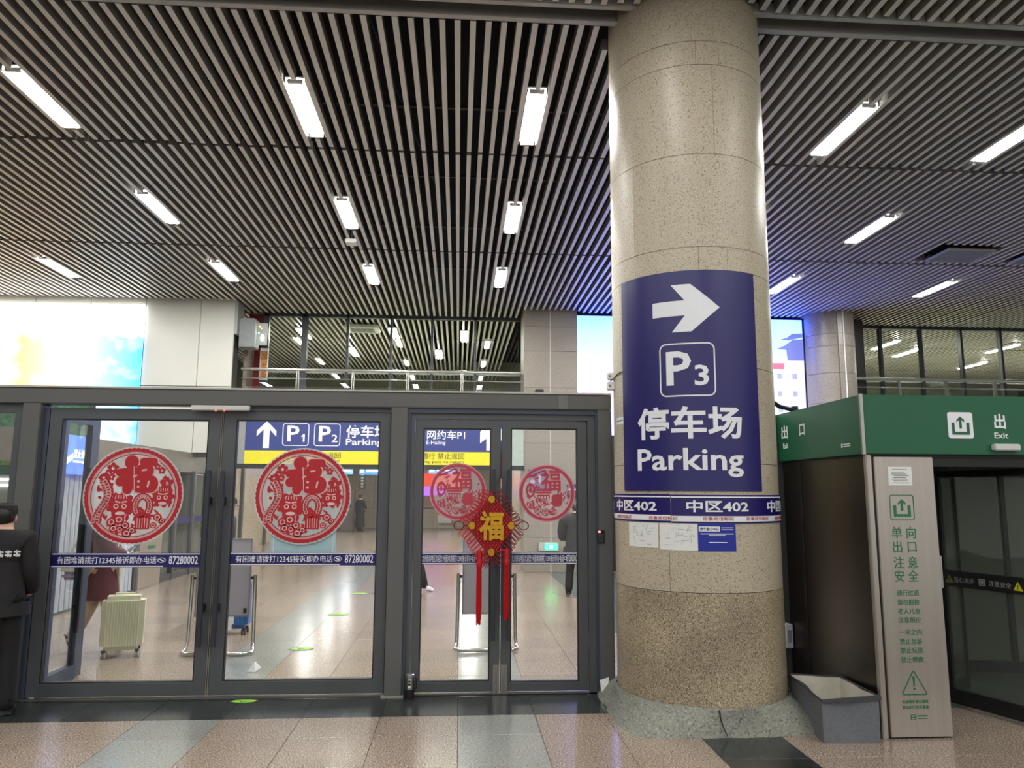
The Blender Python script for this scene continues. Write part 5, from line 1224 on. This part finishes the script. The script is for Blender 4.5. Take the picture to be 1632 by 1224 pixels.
    MB().add([(hc.x - .006 * S, fy, hc.z - .006 * S), (hc.x + .006 * S, fy, hc.z - .006 * S), (hc.x, fy + .016 * S, hc.z - .010 * S), (hc.x, fy - .002 * S, hc.z + .014 * S)], [(0, 1, 2), (1, 3, 2), (3, 0, 2), (0, 3, 1)]).build('nose', SKIN, t, smooth=True)
    for sx in (-1, 1):
        MB().ball((hc.x + sx * .019 * S, hc.y + .049 * S, hc.z + .006 * S), .007 * S, .004 * S, .004 * S, 8, 5).build('eye', HAIR, t)
        MB().ball((hc.x + sx * .048 * S, hc.y - .004 * S, hc.z - .004 * S), .006 * S, .011 * S, .018 * S, 8, 6).build('ear', SKIN, t, smooth=True)
    MB().ball((hc.x, hc.y + .046 * S, hc.z - .028 * S), .012 * S, .005 * S, .0035 * S, 8, 5).build('mouth', mat('lips', lin(166, 92, 88), .5), t)
    if capm:
        c = MB().lathe([(.054 * S, .018 * S), (.056 * S, .035 * S), (.050 * S, .058 * S), (.03 * S, .070 * S), (.002, .073 * S)], (hc.x, hc.y - .006 * S, hc.z), 18, False); c.build('cap', capm, t, smooth=True)
        if peak: MB().add([(hc.x - .045 * S, hc.y + .03 * S, hc.z + .024 * S), (hc.x + .045 * S, hc.y + .03 * S, hc.z + .024 * S), (hc.x + .03 * S, hc.y + .078 * S, hc.z + .016 * S), (hc.x - .03 * S, hc.y + .078 * S, hc.z + .016 * S)], [(0, 1, 2, 3)]).build('cap_peak', capm, t)
    t.location = loc; t.rotation_euler = (0, 0, rot); return t
# guard at the left picture edge, back to the camera
g = person('person', 'person in black padded jacket and dark cap seen from behind at the left edge', (-3.44, 6.05, 0), R(18), 1.60,
           dict(el=(-.155, .0, .645), er=(.135, .0, .645), wr=(.13, .08, .54), pr=(.10, .10, .53), wl=(-.13, .08, .54), pl=(-.10, .10, .53), kl=(-.06, .012, .285), kr=(.075, .012, .285), ar=(.08, -.012, .052), tr=(.09, .06, .018), hr=(.062, 0, .50)), JBLACK, JBLACK2, BLACK, coat=(JBLACK, .455), capm=mat('dark_cap', lin(18, 18, 20), .8), bulk=.020, peak=False)
RF = mat('reflective_print', lin(228, 230, 230), .4)
mb = MB()
for k in range(4):
    x = -.045 + .052 * k; yb = -.142 + 1.6 * x * x
    for bx in ((0, .05, 0, .012), (0, .05, .024, .036), (.016, .030, -.006, .042), (.036, .048, -.006, .014)): mb.box(x + bx[0] * .85, x + bx[1] * .85, yb - .004, yb, 1.165 + bx[2], 1.165 + bx[3])
ob = link('back_lettering', mb.mesh('back_lettering'), RF, g)
# woman with the suitcase
MAROON = mat('maroon_coat', lin(74, 22, 28), .8, 0, .15, 14); FUR = mat('white_fur', lin(224, 222, 214), .95, 0, .06, 60)
wm_ = person('person', 'person in maroon coat with white fur trim walking behind the left door', (-3.72, 8.38, 0), R(-62), 1.60,
             dict(er=(.13, .02, .65), wr=(.10, .13, .60), pr=(.09, .165, .605), el=(-.13, -.03, .65), wl=(-.13, .04, .53), pl=(-.13, .06, .495), kr=(.05, .05, .29), ar=(.05, .06, .055), tr=(.05, .13, .02), kl=(-.05, -.05, .28), al=(-.05, -.16, .085), tl=(-.055, -.11, .025)),
             MAROON, mat('beige_boots', lin(196, 170, 146), .8), BLACK, coat=(MAROON, .335), bulk=.024)
S_ = 1.60
MB().tube([(.03 * S_, .085 * S_, .80 * S_), (.03 * S_, .10 * S_, .70 * S_), (.02 * S_, .095 * S_, .56 * S_), (.02 * S_, .108 * S_, .36 * S_)], .022, 8).build('fur_trim', FUR, wm_, smooth=True)
MB().tube([(.112 * S_, .10 * S_, .615 * S_), (.104 * S_, .125 * S_, .604 * S_)], .05, 10).build('fur_cuff', FUR, wm_, smooth=True)
MB().tube([(-.08 * S_, 0, .825 * S_), (-.03 * S_, .06 * S_, .82 * S_), (.03 * S_, .06 * S_, .82 * S_), (.08 * S_, 0, .825 * S_), (0, -.06 * S_, .84 * S_)], .035, 8, closed=True).build('fur_collar', FUR, wm_, smooth=True)
t = thing('shoulder_bag', (-4.10, 8.4, .74), 'white and lilac fabric bag carried behind the maroon coat', 'bag')
MB().box(-4.15, -3.91, 8.34, 8.50, .76, 1.0).build('body', mat('bag_white', lin(208, 206, 196), .7), t, smooth=True, bevel=.05, seg=3)
MB().box(-4.13, -3.93, 8.35, 8.49, .72, .80).build('bag_base', mat('bag_lilac', lin(160, 146, 178), .7), t, smooth=True, bevel=.03, seg=3)
MB().tube([(-4.08, 8.42, .98), (-3.98, 8.42, 1.18), (-3.84, 8.42, 1.26), (-3.93, 8.42, .98)], .012, 6).build('strap', MATS['bag_white'], t)
t = thing('phone', (-3.50, 8.3, 1.05), 'phone held out by the person in maroon', 'phone')
MB().obox((-3.465, 8.42, 1.03), (.035, 0, .012), (0, .06, .02), (-.002, 0, .006)).build('body', mat('phone_teal', lin(96, 150, 138), .3), t, bevel=.003)
MB().obox((-3.466, 8.42, 1.038), (.031, 0, .011), (0, .055, .018), (0, 0, .0008)).build('phone_screen', BLACK, t)
person('person', 'person in black with black cap facing right behind the chrome board stand', (-2.93, 10.0, 0), R(-80), 1.62, {}, JBLACK, JBLACK2, BLACK, capm=MATS['dark_cap'])
person('person', 'distant person in long black clothes beside the grey machine', (-4.05, 32.0, 0), R(-40), 1.58, dict(er=(.15, .04, .65), wr=(.12, .12, .60), pr=(.11, .15, .61)), JBLACK, JBLACK2, BLACK, coat=(JBLACK, .12))
person('person', 'walking person in black trousers and white sneakers mostly hidden by the door post', (-.80, 13.05, 0), R(-85), 1.62, dict(kr=(.05, .10, .30), ar=(.05, .16, .06), tr=(.05, .235, .02), kl=(-.05, -.02, .28), al=(-.05, -.13, .09), tl=(-.05, -.08, .025)), JBLACK, JBLACK2, WHITEV)
person('person', 'person in black jacket seen from behind at the stone pillar', (1.96, 12.5, 0), R(-14), 1.55, dict(kl=(-.07, -.01, .28), al=(-.085, -.06, .06), tl=(-.095, .01, .02), el=(-.160, .01, .655), er=(.155, .03, .65), wl=(-.15, .09, .56), pl=(-.13, .12, .55), sl=(-.125, 0, .80), sr=(.125, 0, .80)), JBLACK, JBLACK2, BLACK, coat=(JBLACK, .44), bulk=.032)
print('slats', nslat[0], 'objects', len(bpy.data.objects))
